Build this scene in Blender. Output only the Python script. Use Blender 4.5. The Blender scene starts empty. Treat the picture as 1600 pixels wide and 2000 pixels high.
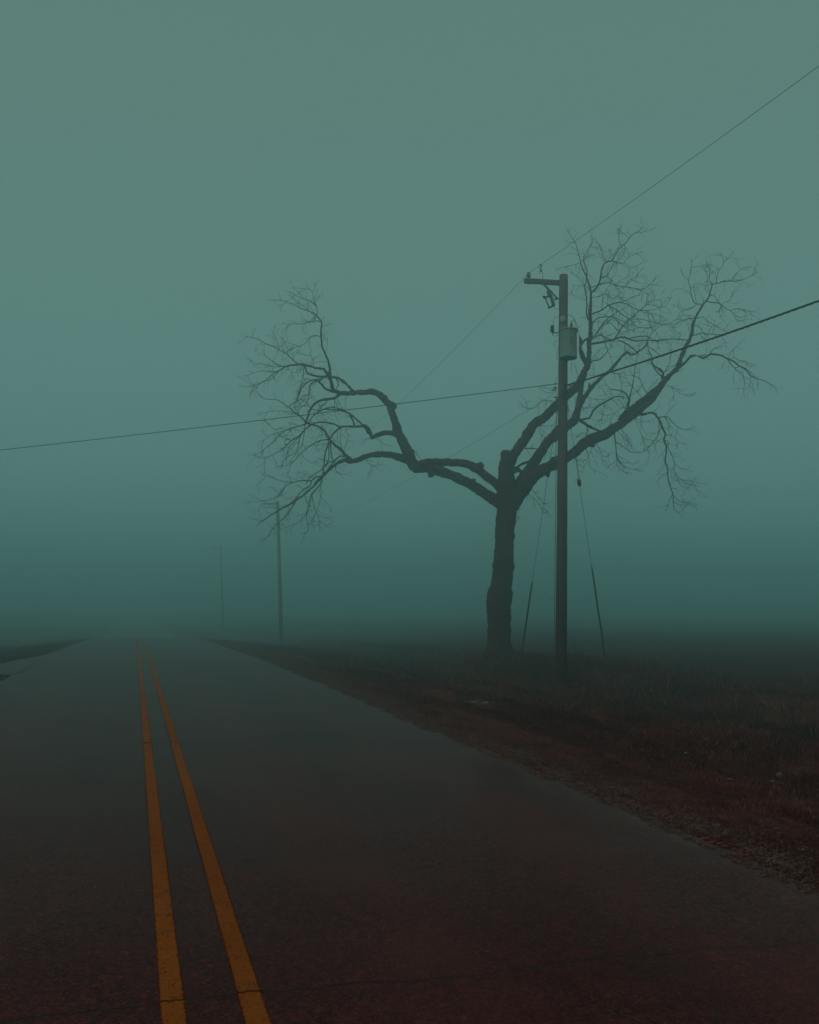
import bpy, math, random
import numpy as np
from mathutils import Vector, Matrix

# ------------------------------------------------------------------ sky, fog and surface colours
SKY_LO = (1.34, 2.60, 2.38, 1)
SKY_HI = (1.14, 2.04, 1.56, 1)
FOG_COL = (0.77, 0.985, 0.995, 1)
FOG_DENS = 0.0162
FOG_G = 0.88
HAZE_TOP = 15.0
ASPH_A = (0.026, 0.0022, 0.0026)
ASPH_B = (0.074, 0.0110, 0.0115)
ASPH_C = (0.058, 0.0075, 0.0080)
ASPH_D = (0.032, 0.0035, 0.0040)
ASPH_E = (0.095, 0.0150, 0.0150)
ASPH_F = (0.200, 0.034, 0.032)
ASPH_ROUGH = 0.32
PAINT_A = (0.25, 0.066, 0.010)
PAINT_B = (0.33, 0.096, 0.016)
PAINT_C = (0.080, 0.0120, 0.010)
PAINT_D = (0.19, 0.030, 0.005)
SOD_A = (0.0379, 0.0043, 0.0053)
SOD_B = (0.0673, 0.0159, 0.0153)
SOD_C = (0.1469, 0.0470, 0.0398)
SOD_D = (0.0367, 0.0032, 0.0046)
GRAV_A = (0.060, 0.0130, 0.0125)
GRAV_B = (0.30, 0.110, 0.100)
FIELD_A = (0.0367, 0.0032, 0.0042)
FIELD_B = (0.0734, 0.0101, 0.0107)
GR_A = (0.0673, 0.0087, 0.0084)
GR_B = (0.1408, 0.0347, 0.0275)
GR_C = (0.0551, 0.0058, 0.0068)
WD_A = (0.0800, 0.0060, 0.0060)
WD_B = (0.1530, 0.0217, 0.0214)
WD_C = (0.0734, 0.0065, 0.0077)
BARK_A = (0.060, 0.0060, 0.0060)
BARK_B = (0.125, 0.0150, 0.0145)
WOOD_A = (0.085, 0.055, 0.048)
WOOD_B = (0.135, 0.110, 0.098)
WOOD_D = (0.050, 0.018, 0.017)
ASPH_0 = (0.010, 0.0012, 0.0014)
ASPH_SPEC = 0.028
GR_S = (0.1346, 0.0448, 0.0383)

random.seed(11)
rng = np.random.default_rng(11)
scene = bpy.context.scene
R = math.radians

# ------------------------------------------------------------------ camera
F_PX, HOR, YAW, CAM_H = 1900.0, 1182.0, R(15.8), 1.55
CY, SY = math.cos(YAW), math.sin(YAW)
cam_data = bpy.data.cameras.new("camera")
cam = bpy.data.objects.new("camera", cam_data)
scene.collection.objects.link(cam)
cam.location = (0, 0, CAM_H)
cam.rotation_euler = (R(90), 0, -YAW)
cam_data.sensor_fit = 'HORIZONTAL'
cam_data.sensor_width = 36.0
cam_data.lens = 36.0 * F_PX / 1600.0
cam_data.shift_y = (HOR - 1000.0) / 1600.0
cam_data.clip_end = 3000
scene.camera = cam

# ------------------------------------------------------------------ world, sun, exposure
SUN_EL, SUN_AZ = R(42), R(-128)          # azimuth measured from +Y towards +X
scene.view_settings.view_transform = 'Standard'
scene.view_settings.look = 'None'
scene.view_settings.exposure = 0.0
scene.view_settings.gamma = 1.0
scene.cycles.volume_bounces = 8
scene.cycles.max_bounces = 12
scene.cycles.use_denoising = True
scene.cycles.sample_clamp_indirect = 3.0

world = bpy.data.worlds.new("World")
scene.world = world
world.use_nodes = True
wn, wl = world.node_tree.nodes, world.node_tree.links
wn.clear()
w_out = wn.new('ShaderNodeOutputWorld')
w_bg = wn.new('ShaderNodeBackground')
w_bg.inputs['Strength'].default_value = 0.1
w_sky = wn.new('ShaderNodeTexSky')
w_sky.sky_type = 'NISHITA'
w_sky.sun_disc = False
w_sky.sun_elevation = SUN_EL
w_sky.sun_rotation = SUN_AZ
w_tc = wn.new('ShaderNodeTexCoord')
w_sep = wn.new('ShaderNodeSeparateXYZ')
wl.new(w_tc.outputs['Generated'], w_sep.inputs[0])
w_ramp = wn.new('ShaderNodeMapRange')     # overcast sky: darker at the horizon than overhead
w_ramp.inputs['From Min'].default_value = -0.05
w_ramp.inputs['From Max'].default_value = 0.75
w_mix1 = wn.new('ShaderNodeMix'); w_mix1.data_type = 'RGBA'
w_mix1.inputs[6].default_value = SKY_LO
w_mix1.inputs[7].default_value = SKY_HI
wl.new(w_sep.outputs['Z'], w_ramp.inputs['Value'])
wl.new(w_ramp.outputs[0], w_mix1.inputs[0])
w_mix2 = wn.new('ShaderNodeMix'); w_mix2.data_type = 'RGBA'
w_mix2.inputs[0].default_value = 0.93      # cloud cover over the clear sky
wl.new(w_sky.outputs[0], w_mix2.inputs[6])
wl.new(w_mix1.outputs[2], w_mix2.inputs[7])
wl.new(w_mix2.outputs[2], w_bg.inputs['Color'])
wl.new(w_bg.outputs[0], w_out.inputs['Surface'])

sun_data = bpy.data.lights.new("sun", 'SUN')
sun_data.energy = 0.75
sun_data.angle = R(60)
sun_data.color = (1.0, 0.60, 0.45)
sun = bpy.data.objects.new("sun", sun_data)
scene.collection.objects.link(sun)
sd = Vector((math.sin(SUN_AZ) * math.cos(SUN_EL), math.cos(SUN_AZ) * math.cos(SUN_EL), math.sin(SUN_EL)))
sun.rotation_euler = sd.to_track_quat('Z', 'Y').to_euler()
sun.location = (0, 20, 40)


def at(u, v, D):
    """world point seen at photo pixel (u, v) when it stands D metres in front of the camera plane"""
    cx = (u - 800.0) / F_PX * D
    return Vector((cx * CY + D * SY, D * CY - cx * SY, CAM_H + (HOR - v) / F_PX * D))


# ------------------------------------------------------------------ terrain functions (numpy)
_w = [(rng.uniform(0, 2 * math.pi), rng.uniform(0, 2 * math.pi)) for _ in range(64)]


def snoise(x, y, lam, k=8, s=0):
    """smooth noise in about -1..1 made of k waves of wavelength near lam"""
    out = 0.0
    for i in range(k):
        a, ph = _w[(i + s * 7) % 64]
        f = 2 * math.pi / (lam * (0.7 + 0.6 * ((i * 37 + s * 11) % 10) / 10.0))
        out = out + np.sin((x * math.cos(a) + y * math.sin(a)) * f + ph)
    return out / k * 1.8


def zr(Y):
    Y = np.asarray(Y, dtype=float)
    q = np.clip(Y, 18, 72) - 18
    z = -0.00028 * q * q
    e = np.clip((Y - 72) / 26.0, 0, 1)          # the slope eases out again
    return z - 0.0302 * 26 * (e - e * e / 2)


def left_edge(Y):
    """asphalt's left edge, flaring into the field entrance at Y 24..29"""
    Y = np.asarray(Y, dtype=float)
    e = -2.62 + 0.0 * Y
    e = e - 0.9 * np.exp(-((Y - 27.5) / 5.0) ** 2) * (Y > 24)
    return e


def gz(X, Y, rough=True):
    X = np.asarray(X, dtype=float); Y = np.asarray(Y, dtype=float)
    base = zr(Y)
    far = np.clip((np.abs(X - 0.5) - 13) / 14, 0, 1)
    fbase = base * (1 - 0.55 * far)              # the fields stay flatter than the road
    px = [-60, -14, -9, -6.5, -4.2, -2.9, -2.4, 3.35, 3.75, 4.6, 6.0, 7.6, 9.2, 10.6, 12.2, 13.5, 16, 60]
    pz = [-.45, -.42, -.5, -.45, -.14, -.03, -.12, -.12, -.02, -.07, -.17, -.36, -.52, -.50, -.30, -.33, -.38, -.42]
    wob = snoise(Y, X * 0.3, 14, 5, 3) * 0.35
    z = fbase + np.interp(X + np.where(X > 5, wob, 0), px, pz)
    drive = np.exp(-((Y - 26.2) / 1.9) ** 4) * (X < -2.4)
    z = np.where(X < -2.4, z * (1 - drive) + (base - 0.02) * drive, z)
    if rough:
        off = np.clip((X - 4.0) / 1.5, 0, 1) + np.clip((-3.0 - X) / 1.5, 0, 1) * (1 - drive)
        z = z + off * (0.045 * snoise(X, Y, 2.2, 8, 1) + 0.022 * snoise(X, Y, 0.7, 8, 2))
        rut = np.clip((X - 3.9) / .5, 0, 1) * (1 - np.clip((X - 8.5) / 2, 0, 1))
        z = z + rut * (0.022 * snoise(X, Y * .35, 0.55, 8, 5) + 0.012 * snoise(X, Y * .7, 0.22, 8, 6))
        edge = np.clip((X - 3.7) / 0.3, 0, 1) * (1 - np.clip((X - 4.3) / .8, 0, 1))
        z = z + edge * 0.007 * snoise(X, Y, 0.45, 8, 4)
    # low hump of sod under the tree and behind the pole
    z = z + 0.07 * np.exp(-(((X - 11.6) / 2.0) ** 2 + ((Y - 30.3) / 2.4) ** 2))
    z = z + 0.07 * np.exp(-(((X - 12.4) / 1.6) ** 2 + ((Y - 24.5) / 3.0) ** 2))
    return z


def g(x, y):
    return float(gz(x, y))


# ------------------------------------------------------------------ mesh helpers
C = scene.collection


class MB:
    def __init__(self):
        self.v, self.f = [], []

    def add(self, vs, fs):
        n = len(self.v)
        self.v += [tuple(p) for p in vs]
        self.f += [tuple(i + n for i in f) for f in fs]
        return self

    def tube(self, pts, radii, sides=8, caps=True, rough=0.0, rnd=None):
        pts = [Vector(p) for p in pts]
        n = len(pts)
        if not hasattr(radii, '__len__'):
            radii = [radii] * n
        t0 = (pts[1] - pts[0]).normalized()
        ref = Vector((0, 0, 1)) if abs(t0.z) < 0.9 else Vector((1, 0, 0))
        nx = t0.cross(ref).normalized()
        vs, fs = [], []
        for i, p in enumerate(pts):
            if i == 0: t = pts[1] - pts[0]
            elif i == n - 1: t = pts[-1] - pts[-2]
            else: t = pts[i + 1] - pts[i - 1]
            t = t.normalized() if t.length > 1e-9 else t0
            nx = (nx - t * nx.dot(t))
            nx = nx.normalized() if nx.length > 1e-6 else t.orthogonal().normalized()
            ny = t.cross(nx)
            for k in range(sides):
                a = 2 * math.pi * k / sides
                r = radii[i]
                if rough and rnd: r *= 1 + rnd.uniform(-rough, rough)
                vs.append(p + (nx * math.cos(a) + ny * math.sin(a)) * r)
        for i in range(n - 1):
            for k in range(sides):
                k2 = (k + 1) % sides
                fs.append((i * sides + k, i * sides + k2, (i + 1) * sides + k2, (i + 1) * sides + k))
        if caps:
            fs.append(tuple(reversed(range(sides))))
            fs.append(tuple((n - 1) * sides + k for k in range(sides)))
        return self.add(vs, fs)

    def lathe(self, prof, origin, axis=(0, 0, 1), sides=24):
        """prof: list of (radius, height along axis)"""
        o = Vector(origin); ax = Vector(axis).normalized()
        nx = ax.orthogonal().normalized(); ny = ax.cross(nx)
        vs, fs = [], []
        for r, h in prof:
            for k in range(sides):
                a = 2 * math.pi * k / sides
                vs.append(o + ax * h + (nx * math.cos(a) + ny * math.sin(a)) * max(r, 1e-4))
        for i in range(len(prof) - 1):
            for k in range(sides):
                k2 = (k + 1) % sides
                fs.append((i * sides + k, i * sides + k2, (i + 1) * sides + k2, (i + 1) * sides + k))
        fs.append(tuple(reversed(range(sides))))
        fs.append(tuple((len(prof) - 1) * sides + k for k in range(sides)))
        return self.add(vs, fs)

    def beam(self, p0, p1, w, h, bev=0.006):
        """bar of rectangular section with chamfered long edges"""
        p0, p1 = Vector(p0), Vector(p1)
        t = (p1 - p0).normalized()
        up = Vector((0, 0, 1))
        s = t.cross(up)
        s = s.normalized() if s.length > 1e-4 else Vector((1, 0, 0))
        u = s.cross(t).normalized()
        sec = [(-w/2+bev, -h/2), (w/2-bev, -h/2), (w/2, -h/2+bev), (w/2, h/2-bev),
               (w/2-bev, h/2), (-w/2+bev, h/2), (-w/2, h/2-bev), (-w/2, -h/2+bev)]
        vs = [p + s * a + u * b for p in (p0, p1) for a, b in sec]
        fs = [(k, (k + 1) % 8, 8 + (k + 1) % 8, 8 + k) for k in range(8)]
        fs += [tuple(reversed(range(8))), tuple(range(8, 16))]
        return self.add(vs, fs)

    def build(self, name, m, parent=None, smooth=True):
        me = bpy.data.meshes.new(name)
        me.from_pydata(self.v, [], self.f)
        if smooth: me.polygons.foreach_set('use_smooth', [True] * len(me.polygons))
        me.materials.append(m)
        me.update()
        o = bpy.data.objects.new(name, me)
        C.objects.link(o)
        if parent is not None:
            o.parent = parent
            o.matrix_parent_inverse = Matrix.Translation(parent.location).inverted()
        return o


def mesh_np(name, verts, quads, tris, m, smooth=False):
    nq, nt = len(quads), len(tris)
    me = bpy.data.meshes.new(name)
    me.vertices.add(len(verts)); me.vertices.foreach_set('co', np.asarray(verts, np.float32).ravel())
    me.loops.add(nq * 4 + nt * 3)
    idx = np.concatenate([np.asarray(quads, np.int32).ravel(), np.asarray(tris, np.int32).ravel()])
    me.loops.foreach_set('vertex_index', idx)
    me.polygons.add(nq + nt)
    starts = np.concatenate([np.arange(nq) * 4, nq * 4 + np.arange(nt) * 3]).astype(np.int32)
    me.polygons.foreach_set('loop_start', starts)
    me.update(calc_edges=True)
    if smooth: me.polygons.foreach_set('use_smooth', np.ones(nq + nt, bool))
    me.materials.append(m)
    o = bpy.data.objects.new(name, me)
    C.objects.link(o)
    return o


def tag(o, label=None, cat=None, group=None, kind=None):
    if label: o['label'] = label
    if cat: o['category'] = cat
    if group: o['group'] = group
    if kind: o['kind'] = kind
    return o


def empty(name, loc):
    o = bpy.data.objects.new(name, None)
    o.empty_display_size = 0.3
    o.location = loc
    C.objects.link(o)
    return o


# ------------------------------------------------------------------ materials
class NT:
    """tiny node-tree writer"""
    def __init__(self, name):
        self.m = bpy.data.materials.new(name)
        self.m.use_nodes = True
        self.t = self.m.node_tree
        self.b = self.t.nodes['Principled BSDF']
        self.co = self.t.nodes.new('ShaderNodeTexCoord').outputs['Object']

    def n(self, typ, **kw):
        x = self.t.nodes.new(typ)
        for k, v in kw.items(): setattr(x, k, v)
        return x

    def set(self, sock, v):
        if isinstance(v, bpy.types.NodeSocket): self.t.links.new(v, sock)
        elif v is not None: sock.default_value = v

    def math(self, op, a, b=None, c=None, clamp=False):
        x = self.n('ShaderNodeMath', operation=op, use_clamp=clamp)
        self.set(x.inputs[0], a)
        if b is not None: self.set(x.inputs[1], b)
        if c is not None: self.set(x.inputs[2], c)
        return x.outputs[0]

    def scale(self, s, src=None):
        x = self.n('ShaderNodeMapping')
        self.set(x.inputs['Vector'], src or self.co)
        x.inputs['Scale'].default_value = s
        return x.outputs[0]

    def noise(self, sc, det=4, rough=0.6, vec=None, dist=0.0):
        x = self.n('ShaderNodeTexNoise')
        self.set(x.inputs['Vector'], vec or self.co)
        x.inputs['Scale'].default_value = sc
        x.inputs['Detail'].default_value = det
        x.inputs['Roughness'].default_value = rough
        x.inputs['Distortion'].default_value = dist
        return x.outputs['Fac']

    def voro(self, sc, feature='F1', vec=None, out='Distance'):
        x = self.n('ShaderNodeTexVoronoi', feature=feature)
        self.set(x.inputs['Vector'], vec or self.co)
        x.inputs['Scale'].default_value = sc
        return x.outputs[out]

    def ramp(self, fac, lo, hi, a=0.0, b=1.0, smooth=True):
        x = self.n('ShaderNodeMapRange', interpolation_type='SMOOTHSTEP' if smooth else 'LINEAR')
        self.set(x.inputs['Value'], fac)
        x.inputs['From Min'].default_value = lo; x.inputs['From Max'].default_value = hi
        x.inputs['To Min'].default_value = a; x.inputs['To Max'].default_value = b
        return x.outputs[0]

    def mix(self, fac, a, b, blend='MIX'):
        x = self.n('ShaderNodeMix', data_type='RGBA', blend_type=blend)
        self.set(x.inputs[0], fac)
        self.set(x.inputs[6], a if not isinstance(a, tuple) else (*a[:3], 1))
        self.set(x.inputs[7], b if not isinstance(b, tuple) else (*b[:3], 1))
        return x.outputs[2]

    def xyz(self, src=None):
        x = self.n('ShaderNodeSeparateXYZ')
        self.set(x.inputs[0], src or self.co)
        return x.outputs

    def done(self, col, rough=0.8, bump=None, bstr=0.5, bdist=0.01, metal=0.0, spec=0.3):
        self.set(self.b.inputs['Base Color'], col if not isinstance(col, tuple) else (*col[:3], 1))
        self.set(self.b.inputs['Roughness'], rough)
        self.b.inputs['Metallic'].default_value = metal
        self.b.inputs['Specular IOR Level'].default_value = spec
        if bump is not None:
            x = self.n('ShaderNodeBump')
            x.inputs['Strength'].default_value = bstr
            x.inputs['Distance'].default_value = bdist
            self.set(x.inputs['Height'], bump)
            self.t.links.new(x.outputs[0], self.b.inputs['Normal'])
        return self.m


def cracks(N, lines):
    """thin dark transverse cracks: (y0, slope, wander, half width, x from, x to)"""
    X, Y, _ = N.xyz()
    tot = None
    for y0, sl, wa, hw, x0, x1 in lines:
        no = N.noise(1.3, 5, 0.7, vec=N.scale((1, 0.0, 0.0)))
        d = N.math('SUBTRACT', Y, N.math('ADD', N.math('MULTIPLY', X, sl), y0))
        d = N.math('ADD', d, N.math('MULTIPLY', N.math('SUBTRACT', no, 0.5), wa))
        wv = N.math('MULTIPLY', N.noise(7, 2), hw * 2)
        m = N.math('LESS_THAN', N.math('ABSOLUTE', d), wv)
        lim = N.math('MULTIPLY', N.math('GREATER_THAN', X, x0), N.math('LESS_THAN', X, x1))
        m = N.math('MULTIPLY', m, lim)
        tot = m if tot is None else N.math('MAXIMUM', tot, m)
    return tot


CRACKS = [(11.15, 0.02, 0.55, 0.042, -3.0, 2.9), (3.86, -0.02, 0.35, 0.008, -1.2, 3.7),
          (24.6, 0.03, 0.8, 0.05, -3.0, 1.9), (17.6, -0.05, 1.1, 0.018, -2.6, 0.1)]


def asphalt_material():
    N = NT('asphalt')
    agg = N.voro(95)
    agg2 = N.voro(95, out='Color')
    fine = N.noise(260, 2, 0.7)
    big = N.noise(0.55, 4, 0.6, vec=N.scale((1, 0.35, 1)))
    mid = N.noise(3.5, 4, 0.65)
    X, Y, _ = N.xyz()
    # stones of three sizes in dark binder
    c1 = N.xyz(agg2)[0]; c2 = N.xyz(N.voro(42, out='Color'))[1]; c3_ = N.xyz(N.voro(19, out='Color'))[2]
    g1 = N.math('MULTIPLY', N.math('POWER', c1, 2.5), 0.80)
    g1 = N.math('ADD', g1, N.math('MULTIPLY', N.math('POWER', c2, 3.0), 0.38))
    g1 = N.math('ADD', g1, N.math('MULTIPLY', N.math('POWER', c3_, 5.0), 0.12))
    col = N.mix(N.ramp(g1, 0.0, 1.0, smooth=False), ASPH_A, ASPH_F)
    col = N.mix(N.ramp(fine, 0.62, 0.38, 0, 0.55), col, ASPH_0)
    col = N.mix(N.ramp(big, 0.40, 0.66, 0, 0.40), col, ASPH_D)
    col = N.mix(N.ramp(mid, 0.45, 0.75, 0, 0.30), col, ASPH_E)
    stain = N.noise(0.75, 5, 0.62, vec=N.scale((0.38, 1.0, 1)), dist=0.6)
    col = N.mix(N.ramp(stain, 0.53, 0.66, 0, 0.30), col, ASPH_0)
    # pale stone chips scattered in the surface
    grit = N.noise(60, 3, 0.8)
    col = N.mix(N.ramp(grit, 0.60, 0.74, 0, 0.6), col, ASPH_F)
    col = N.mix(N.ramp(N.noise(62, 3, 0.8), 0.47, 0.32, 0, 0.7), col, (0.006, 0.0015, 0.0015))
    chip = N.math('LESS_THAN', N.voro(17), 0.05)
    col = N.mix(N.math('MULTIPLY', chip, 0.8), col, (0.30, 0.19, 0.17))
    # polished wheel tracks
    tr = N.math('MINIMUM', N.math('ABSOLUTE', N.math('SUBTRACT', X, 1.15)), N.math('ABSOLUTE', N.math('SUBTRACT', X, 2.65)))
    tr = N.math('MINIMUM', tr, N.math('ABSOLUTE', N.math('ADD', X, 1.35)))
    col = N.mix(N.math('MULTIPLY', N.ramp(tr, 0.5, 0.1), N.ramp(N.noise(0.8, 4), 0.3, 0.65, 0, 0.45)), col, ASPH_E)
    # gravel dust along the edge
    dust = N.math('MULTIPLY', N.ramp(X, 2.9, 3.7), N.ramp(N.math('ADD', N.math('MULTIPLY', N.noise(28, 6, 0.85), 0.7), N.math('MULTIPLY', N.noise(2.2, 5), 0.3)), 0.50, 0.60))
    col = N.mix(N.math('MULTIPLY', dust, 0.6), col, (0.20, 0.085, 0.078))
    ck = cracks(N, CRACKS)
    # fine map cracking
    nv = N.n('ShaderNodeVectorMath', operation='ADD')
    N.set(nv.inputs[0], N.co)
    cn = N.n('ShaderNodeTexNoise'); cn.inputs['Scale'].default_value = 3.0
    N.set(cn.inputs['Vector'], N.co)
    sc = N.n('ShaderNodeVectorMath', operation='SCALE'); sc.inputs['Scale'].default_value = 0.35
    N.set(sc.inputs[0], cn.outputs['Color']); N.set(nv.inputs[1], sc.outputs[0])
    ve = N.voro(0.8, 'DISTANCE_TO_EDGE', vec=nv.outputs[0])
    fmask = N.ramp(N.noise(0.33, 3, vec=N.scale((1, .5, 1))), 0.53, 0.60)
    mc = N.math('MULTIPLY', N.math('LESS_THAN', ve, 0.007), fmask)
    allc = N.math('MAXIMUM', ck, N.math('MULTIPLY', mc, 0.6))
    col = N.mix(N.math('MULTIPLY', allc, 0.85), col, (0.010, 0.006, 0.006))
    h = N.math('ADD', N.math('MULTIPLY', agg, -0.6), N.math('MULTIPLY', fine, 0.5))
    h = N.math('SUBTRACT', h, N.math('MULTIPLY', allc, 2.0))
    return N.done(col, ASPH_ROUGH, h, 0.22, 0.004, spec=ASPH_SPEC)


def paint_material():
    N = NT('worn yellow paint')
    agg = N.voro(95)
    fine = N.noise(240, 2, 0.7)
    wear = N.noise(7, 6, 0.7)
    pit = N.noise(75, 3, 0.7)
    long = N.noise(1.1, 4, 0.6, vec=N.scale((1.0, 0.3, 1)))
    m = N.math('ADD', N.math('MULTIPLY', wear, 0.35), N.math('MULTIPLY', pit, 0.65))
    worn = N.ramp(m, 0.50, 0.62, 0, 0.7)
    col = N.mix(N.ramp(long, 0.35, 0.7), PAINT_A, PAINT_B)
    col = N.mix(N.ramp(fine, 0.45, 0.8, 0, 0.5), col, PAINT_D)
    col = N.mix(worn, col, PAINT_C)
    # the two stripes' edges are rubbed away to bare asphalt
    X = N.xyz()[0]
    dx = N.math('MINIMUM', N.math('ABSOLUTE', N.math('SUBTRACT', X, 0.14)), N.math('ABSOLUTE', N.math('SUBTRACT', X, 0.435)))
    dx = N.math('ADD', dx, N.math('MULTIPLY', N.math('SUBTRACT', N.noise(48, 5, 0.7), 0.5), 0.030))
    col = N.mix(N.ramp(dx, 0.036, 0.050), col, ASPH_C)
    ck = cracks(N, CRACKS)
    col = N.mix(N.math('MULTIPLY', ck, 0.8), col, (0.012, 0.006, 0.006))
    h = N.math('ADD', N.math('MULTIPLY', agg, -0.5), N.math('MULTIPLY', fine, 0.4))
    return N.done(col, 0.8, h, 0.4, 0.005, spec=0.02)


def ground_material():
    N = NT('roadside soil and dead sod')
    X, Y, _ = N.xyz()
    wob = N.math('MULTIPLY', N.math('SUBTRACT', N.noise(0.9, 5), 0.5), 2.2)
    Xw = N.math('ADD', X, wob)
    fine = N.noise(38, 6, 0.75)
    clump = N.noise(5, 5, 0.7)
    big = N.noise(0.7, 4, 0.6)
    straw = N.noise(20, 4, 0.7, vec=N.scale((0.4, 2.2, 1)))
    sod = N.mix(N.ramp(clump, 0.35, 0.68), SOD_A, SOD_B)
    sod = N.mix(N.ramp(straw, 0.52, 0.66, 0, 0.9), sod, SOD_C)
    sod = N.mix(N.ramp(N.noise(9, 5, 0.75, vec=N.scale((1.6, 0.5, 1))), 0.47, 0.36, 0, 0.9), sod, (0.022, 0.002, 0.003))
    sod = N.mix(N.ramp(big, 0.42, 0.62, 0, 0.6), sod, SOD_D)
    grav = N.mix(N.ramp(N.xyz(N.voro(48, out='Color'))[0], 0.2, 1.0), GRAV_A, GRAV_B)
    grav = N.mix(N.ramp(fine, 0.4, 0.65), grav, SOD_A)
    band = N.noise(1.0, 5, 0.65, vec=N.scale((0.75, 0.10, 1)))
    sod = N.mix(N.ramp(band, 0.52, 0.60, 0, 0.75), sod, SOD_C)
    sod = N.mix(N.ramp(band, 0.46, 0.40, 0, 0.85), sod, (0.030, 0.0030, 0.0036))
    side = N.ramp(N.math('ABSOLUTE', N.math('SUBTRACT', Xw, 0.45)), 3.25, 4.3)
    col = N.mix(side, grav, sod)
    field = N.mix(N.ramp(N.noise(3.2, 6, 0.75, vec=N.scale((0.5, 1.3, 1))), 0.38, 0.66), FIELD_A, FIELD_B)
    fm = N.math('MAXIMUM', N.ramp(Xw, 12.2, 13.6), N.ramp(Xw, -9.5, -11.0))
    col = N.mix(fm, col, field)
    h = N.math('ADD', N.math('MULTIPLY', fine, 0.6), N.math('MULTIPLY', clump, 1.2))
    return N.done(col, 0.95, h, 0.9, 0.05, spec=0.03)


def grass_material(name, a, b, c):
    N = NT(name)
    gi = N.n('ShaderNodeNewGeometry').outputs['Random Per Island']
    cl = N.noise(0.9, 4, 0.65)
    col = N.mix(gi, a, b)
    col = N.mix(N.ramp(cl, 0.40, 0.64), col, c)
    band = N.noise(1.0, 5, 0.65, vec=N.scale((0.75, 0.10, 0.1)))
    col = N.mix(N.ramp(band, 0.52, 0.60, 0, 0.7), col, GR_S)
    col = N.mix(N.ramp(band, 0.46, 0.40, 0, 0.8), col, (0.035, 0.0036, 0.0040))
    col = N.mix(N.ramp(gi, 0.92, 0.96, 0, 0.8), col, (0.27, 0.16, 0.135))
    return N.done(col, 0.9, spec=0.03)


def bark_material():
    N = NT('furrowed bark')
    v = N.voro(16, 'DISTANCE_TO_EDGE', vec=N.scale((1, 1, 0.28)))
    f = N.noise(24, 6, 0.75, vec=N.scale((1, 1, 0.35)))
    big = N.noise(2.0, 4, 0.6)
    col = N.mix(N.ramp(f, 0.35, 0.7), BARK_A, BARK_B)
    col = N.mix(N.ramp(v, 0.0, 0.09, 0.7, 0), col, (0.030, 0.004, 0.004))
    col = N.mix(N.ramp(big, 0.55, 0.75, 0, 0.35), col, (0.075, 0.026, 0.024))
    h = N.math('ADD', N.ramp(v, 0.0, 0.14), N.math('MULTIPLY', f, 0.8))
    return N.done(col, 0.95, h, 0.9, 0.04, spec=0.03)


def wood_material(name, a, b, dark):
    N = NT(name)
    gr = N.noise(26, 6, 0.7, vec=N.scale((1, 1, 0.035)))
    ch = N.noise(13, 4, 0.6, vec=N.scale((1, 1, 0.05)), dist=0.4)
    big = N.noise(1.1, 4, 0.6, vec=N.scale((1, 1, 0.5)))
    col = N.mix(N.ramp(gr, 0.32, 0.68), a, b)
    col = N.mix(N.ramp(ch, 0.40, 0.335, 0, 1.0), col, dark)
    col = N.mix(N.ramp(big, 0.45, 0.7, 0, 0.5), col, dark)
    Z = N.xyz()[2]                               # graded shadow tone put into the wood colour, deepening towards the pole's foot
    cz = N.math('ADD', Z, N.math('MULTIPLY', N.noise(3, 4, vec=N.scale((3, 3, .3))), 2.0))
    col = N.mix(N.ramp(cz, 1.2, 6.5, 1.0, 0.0), col, (0.038, 0.006, 0.006))
    h = N.math('ADD', gr, N.ramp(ch, 0.335, 0.42))
    return N.done(col, 0.9, h, 0.8, 0.02, spec=0.2)


def plain(name, col, rough=0.6, metal=0.0, var=0.35, sc=30):
    N = NT(name)
    f = N.noise(sc, 4, 0.65)
    d = tuple(c * (1 - var) for c in col)
    return N.done(N.mix(N.ramp(f, 0.35, 0.7), d, col), rough, f, 0.3, 0.004, metal, 0.4)


def tank_material():
    N = NT('weathered transformer paint')
    X, Y, Z = N.xyz()
    streak = N.noise(9, 5, 0.7, vec=N.scale((1, 1, 0.10)))
    side = N.ramp(X, 0.02, 0.13)                         # rust runs down the tank's field side
    top = N.ramp(Z, 0.62, 0.70)
    rust = N.math('MULTIPLY', N.ramp(streak, 0.42, 0.58), side)
    rust = N.math('MAXIMUM', rust, N.math('MULTIPLY', N.ramp(N.noise(22, 4), 0.46, 0.6), top))
    f = N.noise(14, 4, 0.6)
    col = N.mix(N.ramp(f, 0.3, 0.7), (0.13, 0.25, 0.23), (0.19, 0.33, 0.30))
    col = N.mix(N.math('MULTIPLY', rust, 0.9), col, (0.30, 0.10, 0.04))
    return N.done(col, 0.6, N.noise(40, 4), 0.25, 0.004, spec=0.3)


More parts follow.
